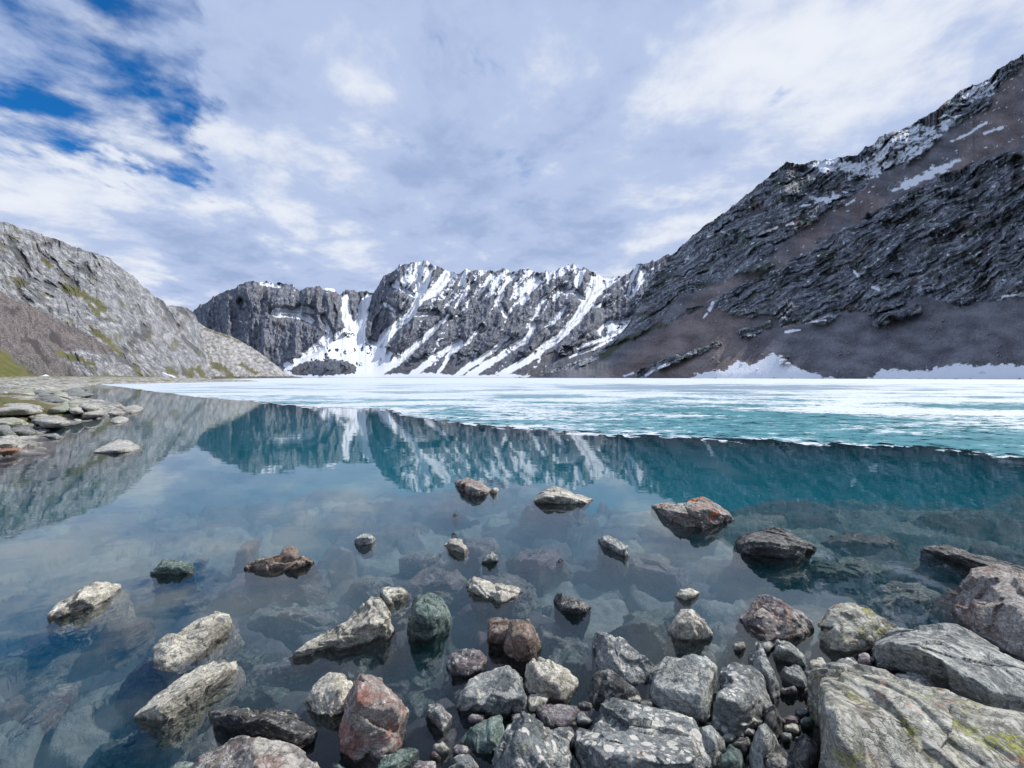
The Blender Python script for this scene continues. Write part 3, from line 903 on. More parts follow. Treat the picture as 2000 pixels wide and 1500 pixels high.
n.put(ms.inputs[0], hole)
n.put(ms.inputs[1], b.outputs[0])
n.put(ms.inputs[2], tr.outputs[0])
n.put(n.n('ShaderNodeOutputMaterial').inputs[0], ms.outputs[0])
ipy = HOR + HC * FPX / IY
whiteness = np.interp(ipy, [738, 745, 752, 762, 780, 800, 820, 840, 900], [0.88, 0.74, 0.57, 0.58, 0.57, 0.55, 0.53, 0.52, 0.50])
frac = (ipy - HOR) / (ey[None, :] - HOR)
frontrow = sst(frac, 0.93, 0.99)
left_white = sst(820 - np.broadcast_to(ix[None, :], IY.shape), -60, 120)
whiteness = np.maximum(whiteness, left_white * 0.59) + frontrow * 0.10
pxw = np.broadcast_to(ix[None, :], IY.shape)
pond = np.exp(-((ipy - 757) / 5.0) ** 2) * sst(pxw, 1040, 1160) * (1 - sst(pxw, 1450, 1800))
whiteness = whiteness - 0.22 * pond
teal_band = np.exp(-((frac - 0.62) / 0.12) ** 2) * sst(pxw, 900, 1300) * 0.08
whiteness = whiteness - teal_band
grey = sst(780 - ipy, -6, 22)
o = mesh_obj('lake_ice', np.stack([IX, IY, IZ], 2).reshape(-1, 3), grid_faces(len(ix), 260), m_ice, True,
             {'cover': cov(whiteness.clip(0, 1), grey, sst(ipy, 775, 815)), 'fringe': cov(sst(frac, 0.90, 1.0), frac * 0, frac * 0)})
o['kind'] = 'structure'


# ------------------------------------------------------------------ rocks
def rock_mat(name, dark, mid, pale, vein=0.35, pale_lichen=0.4, yellow=0.0, orange=0.0, red=0.0, tex=1.0, streak=(1, 1, 2.0)):
    m, n = new_mat(name)
    geo = n.n('ShaderNodeNewGeometry')
    pos = geo.outputs['Position']
    oc = n.n('ShaderNodeTexCoord').outputs['Object']
    rnd = n.n('ShaderNodeObjectInfo').outputs['Random']
    off = n.n('ShaderNodeCombineXYZ')
    n.put(off.inputs[0], n.m('MULTIPLY', rnd, 37.0))
    n.put(off.inputs[1], n.m('MULTIPLY', rnd, 71.0))
    q = n.vm('ADD', oc, off.outputs[0])
    n1 = n.noise(q, 3.4 * tex, 8, 0.62, 0.6)
    bed_v = n.mapping(q, streak, (0.5, 0.35, 0.2))
    n2 = n.noise(bed_v, 6.5 * tex, 8, 0.68, 0.9)
    n3 = n.noise(q, 46 * tex, 6, 0.75)
    n4 = n.noise(q, 130 * tex, 3, 0.7)
    c = n.mix(n.sm(n1, 0.36, 0.62), dark, mid)
    c = n.mix(n.m('MULTIPLY', n.sm(n2, 0.50, 0.68), vein), c, pale)
    c = n.mix(n.m('MULTIPLY', n.sm(n.noise(bed_v, 13 * tex, 6, 0.7, 1.5), 0.56, 0.62), 0.5 * vein + 0.1), c, (0.62, 0.60, 0.55))
    c = n.mix(1.0, c, n.mix(n.sm(n3, 0.30, 0.70), (0.48, 0.48, 0.50), (1.5, 1.5, 1.46)), 'MULTIPLY')
    c = n.mix(1.0, c, n.mix(n.sm(n4, 0.32, 0.68), (0.72, 0.72, 0.72), (1.25, 1.25, 1.25)), 'MULTIPLY')
    # cracks
    ck = n.voro(n.vm('ADD', bed_v, n.vm('MULTIPLY', n.noise(q, 5 * tex, 4, 0.6, 0, 'Color'), (0.5, 0.5, 0.5))), 3.6 * tex, 'Distance', 'DISTANCE_TO_EDGE')
    ckm = n.sm(ck, 0.0, 0.022)
    c = n.mix(n.m('MULTIPLY', n.m('SUBTRACT', 1.0, ckm), 0.22), c, (0.03, 0.028, 0.026))
    if red:
        c = n.mix(n.m('MULTIPLY', n.sm(n.noise(bed_v, 4.1 * tex, 6, 0.65, 1.0), 0.50, 0.60), red), c, (0.24, 0.075, 0.05))
    dry = n.sm(n.m('ADD', n.n('ShaderNodeSeparateXYZ').outputs[2], 0.0), 0.0, 1.0)
    sp = dry.node.inputs['Value'].links[0].from_node.inputs[0].links[0].from_node
    n.put(sp.inputs[0], pos)
    z = sp.outputs[2]
    dry = n.sm(n.m('ADD', z, n.m('MULTIPLY', n.m('SUBTRACT', n1, 0.5), 0.04)), 0.004, 0.018)
    up = n.n('ShaderNodeSeparateXYZ')
    n.put(up.inputs[0], geo.outputs['Normal'])
    upm = n.sm(up.outputs[2], -0.1, 0.5)
    if pale_lichen:
        qv = n.vm('ADD', q, n.vm('MULTIPLY', n.noise(q, 22, 4, 0.6, 0, 'Color'), (0.035, 0.035, 0.035)))
        v1 = n.sm(n.voro(qv, 15.0), 0.36, 0.32)
        v2 = n.sm(n.voro(qv, 36.0), 0.40, 0.35)
        pat = n.sm(n.noise(q, 4.2, 5, 0.65), 0.44, 0.50)
        lm = n.m('MAXIMUM', n.m('MULTIPLY', v1, pat), n.m('MULTIPLY', v2, n.sm(n.noise(q, 7, 4, 0.6), 0.48, 0.54)))
        lm = n.m('MULTIPLY', n.m('MULTIPLY', lm, dry), n.m('MULTIPLY', upm, pale_lichen))
        c = n.mix(lm, c, n.mix(n3, (0.40, 0.40, 0.37), (0.72, 0.70, 0.64)))
    if yellow:
        ym = n.m('MULTIPLY', n.sm(n.noise(q, 9.0 if yellow > 0.5 else 16.0, 7, 0.72), 0.53 if yellow > 0.5 else 0.60, 0.60 if yellow > 0.5 else 0.64), n.sm(n.noise(q, 2.3, 2), 0.38, 0.55))
        ym = n.m('MULTIPLY', ym, n.sm(n.noise(q, 60, 3, 0.7), 0.42, 0.52))
        c = n.mix(n.m('MULTIPLY', n.m('MULTIPLY', ym, dry), yellow), c, n.mix(n3, (0.20, 0.22, 0.03), (0.42, 0.44, 0.09)))
    if orange:
        om = n.sm(n.m('ADD', n.noise(q, 11.0, 6, 0.7), n.m('MULTIPLY', n.m('SUBTRACT', n.noise(q, 2.9, 2), 0.5), 0.5)), 0.62, 0.67)
        c = n.mix(n.m('MULTIPLY', n.m('MULTIPLY', om, dry), orange), c, (0.48, 0.13, 0.025))
    wet = n.m('SUBTRACT', 1.0, dry)
    c = n.mix(n.m('MULTIPLY', wet, 0.70), c, n.mix(1.0, c, (0.15, 0.15, 0.15), 'MULTIPLY'))
    b = n.n('ShaderNodeBsdfPrincipled')
    n.put(b.inputs['Base Color'], c)
    n.put(b.inputs['Roughness'], n.m('SUBTRACT', 0.80, n.m('MULTIPLY', wet, 0.45)))
    b.inputs['Specular IOR Level'].default_value = 0.35
    h = n.m('ADD', n.m('MULTIPLY', n2, 1.0), n.m('ADD', n.m('MULTIPLY', n3, 0.22), n.m('MULTIPLY', n4, 0.07)))
    h = n.m('ADD', h, n.m('MULTIPLY', ckm, 0.10))
    n.put(b.inputs['Normal'], n.bump(h, 0.9, 0.035 / tex))
    n.put(n.n('ShaderNodeOutputMaterial').inputs[0], b.outputs[0])
    return m


RM = {
    'grey': rock_mat('grey_green_stone', (0.09, 0.105, 0.11), (0.27, 0.29, 0.285), (0.60, 0.61, 0.56), 0.65, 0.4),
    'pale': rock_mat('pale_cream_stone', (0.20, 0.19, 0.165), (0.50, 0.48, 0.41), (0.80, 0.77, 0.67), 0.6, 0.3, 0.12),
    'lich': rock_mat('lichen_covered_stone', (0.10, 0.115, 0.12), (0.21, 0.23, 0.235), (0.42, 0.42, 0.39), 0.4, 1.0, 0.25, 0.12),
    'yell': rock_mat('yellow_lichen_stone', (0.13, 0.13, 0.11), (0.33, 0.33, 0.285), (0.58, 0.57, 0.50), 0.55, 0.6, 1.0, 0.30, 0.04),
    'red': rock_mat('rust_red_stone', (0.11, 0.09, 0.085), (0.30, 0.26, 0.24), (0.68, 0.64, 0.57), 0.7, 0.2, 0.0, 0.0, 0.55),
    'pink': rock_mat('pink_green_stone', (0.14, 0.125, 0.12), (0.29, 0.27, 0.25), (0.48, 0.46, 0.41), 0.45, 0.5, 0.05, 0.15, 0.28),
    'purp': rock_mat('purple_grey_stone', (0.085, 0.080, 0.090), (0.18, 0.165, 0.18), (0.30, 0.28, 0.29), 0.35, 0.5, 0.0, 0.05, 0.12),
    'dark': rock_mat('dark_wet_stone', (0.035, 0.036, 0.038), (0.085, 0.088, 0.090), (0.28, 0.28, 0.27), 0.55, 0.2),
    'green': rock_mat('green_slate_stone', (0.055, 0.085, 0.080), (0.13, 0.185, 0.17), (0.26, 0.33, 0.29), 0.5, 0.15),
    'oran': rock_mat('orange_lichen_stone', (0.12, 0.11, 0.10), (0.30, 0.28, 0.26), (0.50, 0.47, 0.43), 0.5, 0.4, 0.0, 1.0, 0.2),
    'brown': rock_mat('brown_stone', (0.10, 0.075, 0.060), (0.22, 0.165, 0.135), (0.34, 0.28, 0.24), 0.35, 0.3),
    'shore': rock_mat('bleached_shore_stone', (0.26, 0.255, 0.23), (0.43, 0.425, 0.40), (0.58, 0.57, 0.53), 0.45, 0.0, 0.25, 0.0, 0.0, 0.35),
    'shorey': rock_mat('greenish_shore_stone', (0.20, 0.21, 0.17), (0.36, 0.37, 0.30), (0.50, 0.50, 0.42), 0.4, 0.0, 0.3, 0.0, 0.0, 0.35),
    'shored': rock_mat('grey_shore_stone', (0.10, 0.11, 0.11), (0.22, 0.24, 0.23), (0.40, 0.41, 0.39), 0.4, 0.0, 0.0, 0.0, 0.0, 0.35),
    'shoreb': rock_mat('red_brown_shore_stone', (0.20, 0.11, 0.08), (0.34, 0.20, 0.155), (0.44, 0.32, 0.26), 0.3, 0.0, 0.0, 0.0, 0.0, 0.4),
}

_sph = {}


def quad_sphere(N):
    if N in _sph:
        return _sph[N]
    idx, P, F = {}, [], []
    t = [math.tan((i / N * 2 - 1) * math.pi / 4) for i in range(N + 1)]
    for ax in range(3):
        for s in (-1, 1):
            ids = []
            for i in range(N + 1):
                for j in range(N + 1):
                    p = [0, 0, 0]
                    p[ax] = s * 1.0
                    p[(ax + 1) % 3] = t[i]
                    p[(ax + 2) % 3] = t[j]
                    k = tuple(round(v * 1e5) for v in p)
                    if k not in idx:
                        idx[k] = len(P)
                        P.append(p)
                    ids.append(idx[k])
            for i in range(N):
                for j in range(N):
                    a = i * (N + 1) + j
                    f = [ids[a], ids[a + N + 1], ids[a + N + 2], ids[a + 1]]
                    F.append(f if s > 0 else f[::-1])
    P = np.array(P, float)
    P /= np.linalg.norm(P, axis=1)[:, None]
    _sph[N] = (P, np.array(F, np.int32))
    return _sph[N]


def hull_planes(pts):
    bm = bmesh.new()
    for p in pts:
        bm.verts.new(p)
    r = bmesh.ops.convex_hull(bm, input=bm.verts[:])
    bm.normal_update()
    c = np.mean([list(v.co) for v in bm.verts if v.link_faces], axis=0)
    PL = []
    for f in bm.faces:
        nn = np.array(f.normal)
        if np.linalg.norm(nn) < 0.5 or f.calc_area() < 1e-9:
            continue
        h = float(np.dot(nn, np.array(f.verts[0].co)))
        if np.dot(nn, c) > h:
            nn, h = -nn, -h
        PL.append((*nn, h))
    bm.free()
    return np.array(PL)


def lobe_points(outline, z0, k, U, flare, inner, edge=0.0):
    """solid from the visible outline of a rock that stands on the plane z = z0. The lower outline lies on that plane,
    the upper outline stands above it, the back falls away behind, the foot goes on below the plane."""
    P = [(p[0], p[1], (p[2] if len(p) > 2 else None)) for p in outline]
    xs = [p[0] for p in P]
    il, ir = xs.index(min(xs)), xs.index(max(xs))
    n = len(P)
    A = [P[(il + i) % n] for i in range((ir - il) % n + 1)]
    B = [P[(ir + i) % n] for i in range((il - ir) % n + 1)]
    B = B[::-1]
    if np.mean([p[1] for p in A]) > np.mean([p[1] for p in B]):
        A, B = B, A                            # A upper chain, B lower chain
    bx = np.array([p[0] for p in B], float) + np.arange(len(B)) * 1e-4
    bY = np.array([on_plane(p[0], p[1], z0)[1] for p in B], float)
    pts = []
    cx = np.mean([on_plane(p[0], p[1], z0)[0] for p in B])
    cy = np.mean(bY)
    for p, Y in zip(B, bY):
        X, _ = on_plane(p[0], p[1], z0)
        pts.append((float(X), float(Y), z0))
        if flare < 0:
            pts.append((float(X) - (float(X) - cx) * 0.22, float(Y) + 0.5 * U, z0 - U))
        else:
            pts.append((float(X) + flare * (float(X) - cx) * 0.7 / (abs(float(X) - cx) + 0.1), float(Y) - flare * 0.8, z0 - U))
    span = bx[-1] - bx[0]
    for p in A[1:-1] if n > 3 else A:
        Yb = float(np.interp(p[0], bx, bY))
        Y0 = float(on_plane(p[0], p[1], z0)[1]) if p[1] > HOR + 8 else Yb * 3
        Y0 = max(Y0, Yb)
        kk = p[2] if p[2] is not None else k
        Y = Yb + kk * (Y0 - Yb)
        X, Z = at_depth(p[0], p[1], Y)
        pts.append((float(X), Y, float(Z)))
        # the back stays below the line of sight over the crest and meets the plane where that line does
        Yg = max(Y0, Y + 0.04)
        rz_ = float(ray(p[0], p[1])[1])
        Ym = Y + 0.5 * (Yg - Y)
        pts.append((float(X) * Ym / Y * 0.85 + 0.15 * cx * Ym / cy, Ym, HC + rz_ * Ym - 0.02 - 0.1 * (float(Z) - z0)))
        pts.append((float(X) * Yg / Y * 0.85 + 0.15 * cx * Yg / cy, Yg, z0 - U))
    inner = list(inner)
    if not inner and n > 4 and edge:
        # the brow where the top face turns down into the steep front
        ax_ = np.array([p[0] for p in A], float) + np.arange(len(A)) * 1e-4
        ay_ = np.array([p[1] for p in A], float)
        for t in (0.22, 0.5, 0.78):
            qx = bx[0] + t * span
            by_ = float(np.interp(qx, bx, [p[1] for p in B]))
            ty_ = float(np.interp(qx, ax_, ay_))
            inner.append((qx, by_ - edge * (by_ - ty_) * (1.15 - 0.3 * abs(t - 0.4)), -0.16))
    for (px, py, kk) in inner:
        Yb = float(np.interp(px, bx, bY))
        Y0 = max(float(on_plane(px, py, z0)[1]), Yb * 1.02)
        Y = Yb + kk * (Y0 - Yb)
        X, Z = at_depth(px, py, Y)
        pts.append((float(X), Y, float(Z)))
    return pts


NROCK = [0]


def rock(name, label, mat, outline, k=0.5, U=0.28, flare=0.10, inner=(), z0=0.0, group=None, cat='rock', rough=1.0, N=None, more=(), bedding=1.0, sharp=70):
    NROCK[0] += 1
    seed = NROCK[0] * 13 + 5
    rs = np.random.RandomState(seed)
    VV, FF, base = [], [], 0
    for (ol, kw) in [(outline, {})] + list(more):
        pixw = max(p[0] for p in ol) - min(p[0] for p in ol)
        if U is None or z0 >= 0:
            bX, bY_ = on_plane(sum(p[0] for p in ol) / len(ol), max(p[1] for p in ol), 0.0)
            bh = float(bed_height(np.array([float(bX)]), np.array([float(bY_)]))[0][0])
            U = float(min(max(0.18, -bh + 0.05), 0.5))
            flare = -1
            if max(p[1] for p in ol) < 1035:
                U = 0.13
        if pixw < 60 and kw.get('z0', z0) >= 0 and max(p[1] for p in ol) > 900:
            U, flare = 0.16, -1
        pts = np.array(lobe_points(ol, kw.get('z0', z0), kw.get('k', k), U, flare, kw.get('inner', inner if ol is outline else ()), rs.uniform(0.38, 0.6) if mat not in ('shore', 'shorey', 'shored') else 0.25))
        lo, hi = pts.min(0), pts.max(0)
        ext = np.maximum((hi - lo) / 2, 1e-3)
        PLN = hull_planes(pts)
        c = (lo + hi) / 2
        cc = pts.mean(0)
        c = 0.5 * c + 0.5 * cc
        size = float(np.prod(ext) ** (1 / 3)) * 2
        # a few random chips cut the corners
        hcen = PLN[:, 3] - PLN[:, :3] @ c
        keep = hcen > 1e-4
        nrmls, hs = PLN[keep, :3], hcen[keep]
        pix = (max(p[0] for p in ol) - min(p[0] for p in ol))
        NN = int(min(120, max(16, pix * 0.6))) if not N or N > 40 else N
        D0, F0 = quad_sphere(NN)
        D = D0 * ext
        dn = np.linalg.norm(D, axis=1)
        D = D / dn[:, None]
        inv = (D @ nrmls.T) / hs[None, :]
        inv = np.maximum(inv, 0)
        mxv = inv.max(1)
        r = 1.0 / (mxv * ((inv / mxv[:, None]) ** sharp).sum(1) ** (1.0 / sharp))
        Pn = D * r[:, None]
        # a few broken facets: slices taken off near the surface
        for i in range(5):
            d = rs.normal(size=3)
            d[2] = abs(d[2]) * 0.6
            d /= np.linalg.norm(d)
            s = Pn @ d
            lim = s.max() * rs.uniform(0.965, 0.995)
            q_ = Pn * (lim / np.maximum(s, 1e-6))[:, None]
            Pn = np.where((s > lim)[:, None], q_, Pn)
        for (K, jt, cl, stg) in ((12, 0.30, 0.10, 0.85), (46, 0.34, 0.035, 0.9)):
            sd_ = rs.randint(0, len(Pn), K)
            nj = nrmls[inv[sd_].argmax(1)] + rs.normal(size=(K, 3)) * jt
            nj /= np.linalg.norm(nj, axis=1)[:, None]
            wq = Pn + (fbm3(Pn / size + seed, 5.0, 2, seed + K) * 0.05 * size)[:, None]
            near = ((wq[:, None, :] - Pn[sd_][None]) ** 2).sum(2).argmin(1)
            hj = (Pn[sd_] * nj).sum(1)
            den = (D * nj[near]).sum(1)
            r0 = (Pn * D).sum(1)
            rn = np.where(den > 0.25, hj[near] / np.maximum(den, 0.25), r0)
            dr = (rn - r0).clip(-cl * size, cl * size * 0.35)
            Pn = Pn + D * (dr * stg)[:, None]
        Q = Pn / size
        bn_ = rs.normal(size=3)
        bn_ /= np.linalg.norm(bn_)
        warp = fbm3(Q + seed, 2.2, 3, seed)
        s = (Q @ bn_) * rs.uniform(5, 8) + warp * 1.1
        saw = s - np.floor(s)
        led = sst(saw, 0, 0.65) - sst(saw, 0.8, 1.0)
        rid = 1 - np.abs(fbm3(Q + seed * 3.1, 3.4, 3, seed + 50)) * 2
        fine = fbm3(Q + seed, 9.0, 4, seed + 9, 0.6)
        micro = fbm3(Q + seed, 30.0, 3, seed + 19, 0.6) if NN > 30 else 0
        a = (warp * 0.020 + (led - 0.5) * 0.014 * bedding + (rid - 0.6) * 0.010 + fine * 0.014 + micro * 0.008) * rough * size
        Pn = Pn + D * a[:, None]
        VV.append(Pn + c)
        FF.append(F0 + base)
        base += len(Pn)
    V = np.vstack(VV)
    F = np.vstack(FF)
    loc = V.mean(0)
    loc[2] = V[:, 2].min()
    o = mesh_obj(name, V - loc, F, RM[mat], True, None, Vector(loc))
    tag(o, label, cat, group)
    return o


GN, GS, GL = 'rocks standing in the shallows', 'rocks under the water', 'pale rocks on the left shore'

# rocks out in the shallows
rock('rock', 'pale pointed rock alone in the water, farthest left of the near shallows', 'pale', [(90, 1206), (106, 1190), (150, 1160), (172, 1140), (200, 1141), (232, 1146), (230, 1156), (208, 1172), (172, 1188), (140, 1202), (116, 1209)], group=GN)
rock('rock', 'small blue-green block barely out of the water, right of the pale pointed rock', 'green', [(294, 1122), (304, 1104), (316, 1095), (348, 1099), (374, 1100), (376, 1118), (352, 1122), (320, 1121)], k=0.35, group=GN)
rock('rock', 'low brown ridge-shaped rock with a knob on its right half', 'brown', [(470, 1112), (484, 1098), (520, 1090), (556, 1082), (590, 1088), (620, 1096), (600, 1106), (572, 1115), (536, 1110)], group=GN,
     more=[([(544, 1096), (556, 1072), (566, 1065), (576, 1068), (588, 1088), (586, 1102), (560, 1104)], {'k': 0.4})])
rock('rock', 'big oval pale slab leaning up to the right, with a dark wet right end', 'pale', [(290, 1288), (304, 1264), (340, 1232), (388, 1202), (424, 1191), (444, 1193), (450, 1206), (446, 1230), (424, 1250), (388, 1284), (348, 1306), (310, 1302)], k=0.5, group=GN, inner=[(436, 1216, 0.12)])
rock('rock', 'long narrow plank-like slab slanting out of the water below the oval slab', 'pale', [(262, 1402), (312, 1356), (384, 1308), (440, 1288), (460, 1290), (460, 1310), (420, 1342), (360, 1388), (308, 1422)], k=0.93, U=0.15, group=GN)
rock('rock', 'flat-topped rock with a nearly black undercut front face', 'dark', [(412, 1396), (426, 1385), (472, 1383), (504, 1392), (560, 1392), (600, 1408), (620, 1428), (616, 1448), (584, 1468), (500, 1442), (440, 1424), (415, 1412)], k=0.75, inner=[(424, 1392, -0.30), (500, 1404, -0.30), (572, 1430, -0.25), (610, 1430, -0.1)], group=GN)
rock('rock', 'cream rock with a rounded top beside the tall red-streaked rock', 'pale', [(596, 1372), (608, 1346), (640, 1314), (668, 1316), (686, 1336), (692, 1370), (674, 1394), (640, 1402), (608, 1388)], k=0.45, inner=[(620, 1360, 0.1), (660, 1350, 0.15)], group=GN)
rock('rock', 'tall upright rock streaked rust red and cream, tallest in the left half', 'red', [(660, 1446), (672, 1390), (688, 1340), (706, 1313), (724, 1326), (756, 1350), (788, 1357), (791, 1392), (786, 1424), (780, 1462), (740, 1484), (700, 1486), (668, 1470)], k=0.30, inner=[(700, 1370, 0.02), (760, 1392, 0.04), (780, 1376, 0.12)], group=GN)
rock('rock', 'shark-fin-shaped pale rock with a long tail running down to the left', 'pale', [(652, 1254), (676, 1204), (706, 1186), (724, 1168), (752, 1176), (768, 1200), (782, 1238), (756, 1250), (700, 1260)], k=0.38, group=GN,
     more=[([(548, 1287), (580, 1266), (632, 1238), (684, 1212), (724, 1220), (730, 1252), (700, 1260), (640, 1272), (588, 1283)], {'k': 0.5})])
rock('rock', 'pear-shaped grey-green rock with a rusty spot on top, right of the shark fin', 'green', [(797, 1236), (808, 1214), (806, 1176), (816, 1164), (836, 1161), (868, 1176), (879, 1200), (876, 1222), (856, 1240), (832, 1250), (808, 1244)], k=0.4, group=GN, more=[([(796, 1238), (806, 1216), (822, 1206), (834, 1226), (830, 1240), (810, 1244)], {'k': 0.35})])
rock('rock', 'small pale wedge just behind the tip of the shark-fin rock', 'pale', [(741, 1152), (756, 1148), (796, 1150), (806, 1157), (784, 1172), (760, 1183), (748, 1174)], k=0.5, group=GN)
rock('rock', 'flat-topped cream rock with a dark left edge, standing on a green submerged slab', 'pale', [(912, 1138), (926, 1129), (964, 1134), (996, 1142), (1020, 1154), (1008, 1168), (976, 1178), (940, 1170), (916, 1158)], k=0.6, inner=[(924, 1144, 0.08), (970, 1156, 0.15)], group=GN)
rock('rock', 'small pale rock with a dark left tip, above a yellowish submerged slab', 'pale', [(868, 1062), (882, 1052), (900, 1054), (916, 1072), (906, 1083), (888, 1076), (872, 1070)], group=GN)
rock('rock', 'tiny grey pyramid poking out right of the pale rock with the dark tip', 'grey', [(938, 1098), (948, 1086), (960, 1077), (972, 1086), (974, 1097), (956, 1101)], k=0.4, group=GN)
rock('rock', 'small grey-white crag alone in mid water, left of centre', 'grey', [(690, 1056), (702, 1046), (716, 1041), (736, 1049), (726, 1062), (704, 1066)], group=GN)
rock('rock', 'orange-topped rock farthest out, at the edge of the mountain reflection', 'oran', [(886, 942), (898, 933), (918, 934), (944, 944), (957, 956), (950, 966), (934, 972), (914, 966), (898, 956)], k=0.4, group=GN)
rock('rock', 'tiny white stone touching the right side of the orange-topped rock', 'pale', [(955, 960), (963, 952), (972, 952), (974, 961), (964, 966)], group=GN)
rock('rock', 'low white rock far out, right of the orange-topped rock', 'pale', [(1040, 979), (1058, 960), (1080, 951), (1100, 957), (1124, 966), (1162, 976), (1148, 983), (1100, 985), (1060, 985)], k=0.5, group=GN)
rock('stone', 'tiny black stone tip in mid water below the orange-topped rock', 'dark', [(881, 1007), (888, 1001), (896, 1006), (890, 1010)], cat='stone', group=GN)
rock('stone', 'tiniest dark stone tip, just above the pale rock with the dark left tip', 'dark', [(879, 1044), (886, 1040), (894, 1043), (888, 1046)], cat='stone', group=GN)
rock('stone', 'tiny dark stone tip on a purple submerged slab right of the grey pyramid', 'dark', [(1086, 1096), (1094, 1089), (1102, 1094), (1094, 1099)], cat='stone', group=GN)
rock('rock', 'black craggy rock in the middle shallows, darkest of those standing alone', 'dark', [(1082, 1176), (1090, 1160), (1116, 1162), (1140, 1176), (1154, 1188), (1140, 1198), (1118, 1202), (1096, 1190)], k=0.42, group=GN)
rock('rock', 'split upright block with a dark cleft down its middle', 'brown', [(952, 1262), (951, 1208), (996, 1209), (1000, 1240), (992, 1264)], k=0.30, group=GN,
     more=[([(984, 1276), (998, 1212), (1034, 1208), (1046, 1236), (1054, 1262), (1044, 1290), (1014, 1300)], {'k': 0.25})])
rock('rock', 'compact purple-grey block in the water between the split block and the faceted block', 'purp', [(870, 1298), (882, 1276), (908, 1270), (932, 1269), (950, 1284), (948, 1308), (920, 1322), (882, 1318)], k=0.55, inner=[(884, 1296, 0.05), (940, 1296, 0.08)], group=GN)
rock('boulder', 'large faceted grey boulder with a white lichen disc and a dark underside', 'grey', [(884, 1354), (932, 1320), (986, 1302), (1016, 1322), (1031, 1366), (1022, 1394), (932, 1398), (896, 1384)], k=0.62, inner=[(898, 1358, -0.05), (960, 1366, -0.16), (1022, 1362, -0.12), (996, 1326, 0.35)], cat='boulder', group=GN)
rock('boulder', 'pale ridged boulder right of the faceted boulder, sloping down into the water', 'pale', [(1026, 1340), (1030, 1298), (1042, 1282), (1056, 1281), (1092, 1304), (1130, 1326), (1124, 1344), (1100, 1372), (1068, 1368), (1036, 1358)], k=0.45, cat='boulder', group=GN)
rock('rock', 'small tan rock wedged below the pale ridged boulder', 'pale', [(1028, 1366), (1040, 1356), (1066, 1354), (1078, 1366), (1062, 1388), (1036, 1394)], k=0.6, group=GN)
rock('rock', 'flat purple rock with pink right end, behind the big flat slab', 'purp', [(1044, 1400), (1048, 1380), (1080, 1370), (1140, 1374), (1160, 1380), (1124, 1408), (1100, 1424), (1060, 1420)], k=0.65, inner=[(1058, 1400, 0.05), (1110, 1404, 0.1)], group=GN)
rock('rock', 'half-sunken diamond-shaped pale rock with a dark left side', 'lich', [(828, 1396), (838, 1376), (860, 1376), (884, 1404), (864, 1430), (848, 1416)], k=0.6, group=GN)
rock('boulder', 'green-grey boulder with a straight left edge, between sunken slabs and the lichen boulder', 'green', [(896, 1452), (910, 1428), (942, 1410), (977, 1396), (983, 1424), (984, 1456), (960, 1474), (920, 1468)], k=0.55, inner=[(970, 1432, 0.1)], cat='boulder', group=GN)
# front row
rock('boulder', 'big pink and green boulder cut by the bottom edge, left of the red-streaked rock', 'pink', [(318, 1560), (340, 1520), (392, 1494), (432, 1460), (476, 1429), (520, 1446), (584, 1468), (614, 1492), (634, 1530), (600, 1570), (460, 1590)], k=0.62, inner=[(470, 1470, 0.45)], cat='boulder', group=GN)
rock('rock', 'small blue-green rock at the bottom edge, against the pink and green boulder', 'green', [(326, 1504), (350, 1488), (380, 1488), (398, 1498), (380, 1516), (340, 1520)], k=0.6, group=GN)
rock('rock', 'mossy olive rock lying low at the bottom edge, right of the red-streaked rock', 'green', [(720, 1512), (756, 1472), (790, 1460), (814, 1458), (815, 1484), (780, 1510), (744, 1524)], k=0.75, group=GN)
rock('rock', 'small purple-grey rock at the bottom edge beside the mossy olive rock', 'purp', [(798, 1512), (816, 1484), (850, 1488), (856, 1510), (830, 1522)], k=0.6, group=GN)
rock('rock', 'small dark-edged rock at the bottom edge under the green-grey boulder', 'grey', [(870, 1510), (890, 1478), (914, 1473), (938, 1502), (920, 1524), (884, 1524)], k=0.6, group=GN)
rock('boulder', 'large lichen-dotted boulder at the bottom centre, left of the big flat slab', 'lich', [(952, 1530), (968, 1474), (988, 1430), (1024, 1394), (1050, 1416), (1108, 1452), (1130, 1490), (1132, 1540), (1040, 1580), (968, 1570)], k=0.5, inner=[(1010, 1450, 0.25), (1080, 1470, 0.3)], cat='boulder', group=GN)
rock('rock', 'small spotted rock squeezed between the lichen-dotted boulder and the big flat slab', 'lich', [(1064, 1440), (1080, 1424), (1116, 1422), (1130, 1450), (1112, 1470), (1080, 1466)], k=0.6, group=GN)
rock('boulder', 'big flat-topped slab covered in white lichen rings, bottom centre', 'lich', [(1122, 1470), (1136, 1416), (1160, 1384), (1194, 1370), (1280, 1371), (1334, 1376), (1354, 1412), (1378, 1452), (1386, 1500), (1376, 1550), (1260, 1580), (1150, 1560)], k=0.80, inner=[(1136, 1452, -0.10), (1190, 1484, -0.16), (1280, 1492, -0.16), (1362, 1486, -0.12)], cat='boulder', group=GN, N=84)
rock('rock', 'grey rock leaning on the right side of the big flat slab', 'grey', [(1358, 1436), (1368, 1418), (1388, 1420), (1412, 1448), (1413, 1474), (1398, 1510), (1370, 1508)], k=0.5, inner=[(1392, 1446, 0.2)], group=GN)
rock('rock', 'greenish rounded rock at the bottom edge, under the yellow-flecked cube-like boulder', 'green', [(1396, 1500), (1408, 1472), (1426, 1456), (1446, 1466), (1457, 1500), (1434, 1524), (1402, 1524)], k=0.5, group=GN)
rock('rock', 'small dark green rock in the gap left of the grey wedge', 'dark', [(1422, 1458), (1438, 1446), (1462, 1440), (1472, 1458), (1454, 1480)], k=0.6, group=GN)
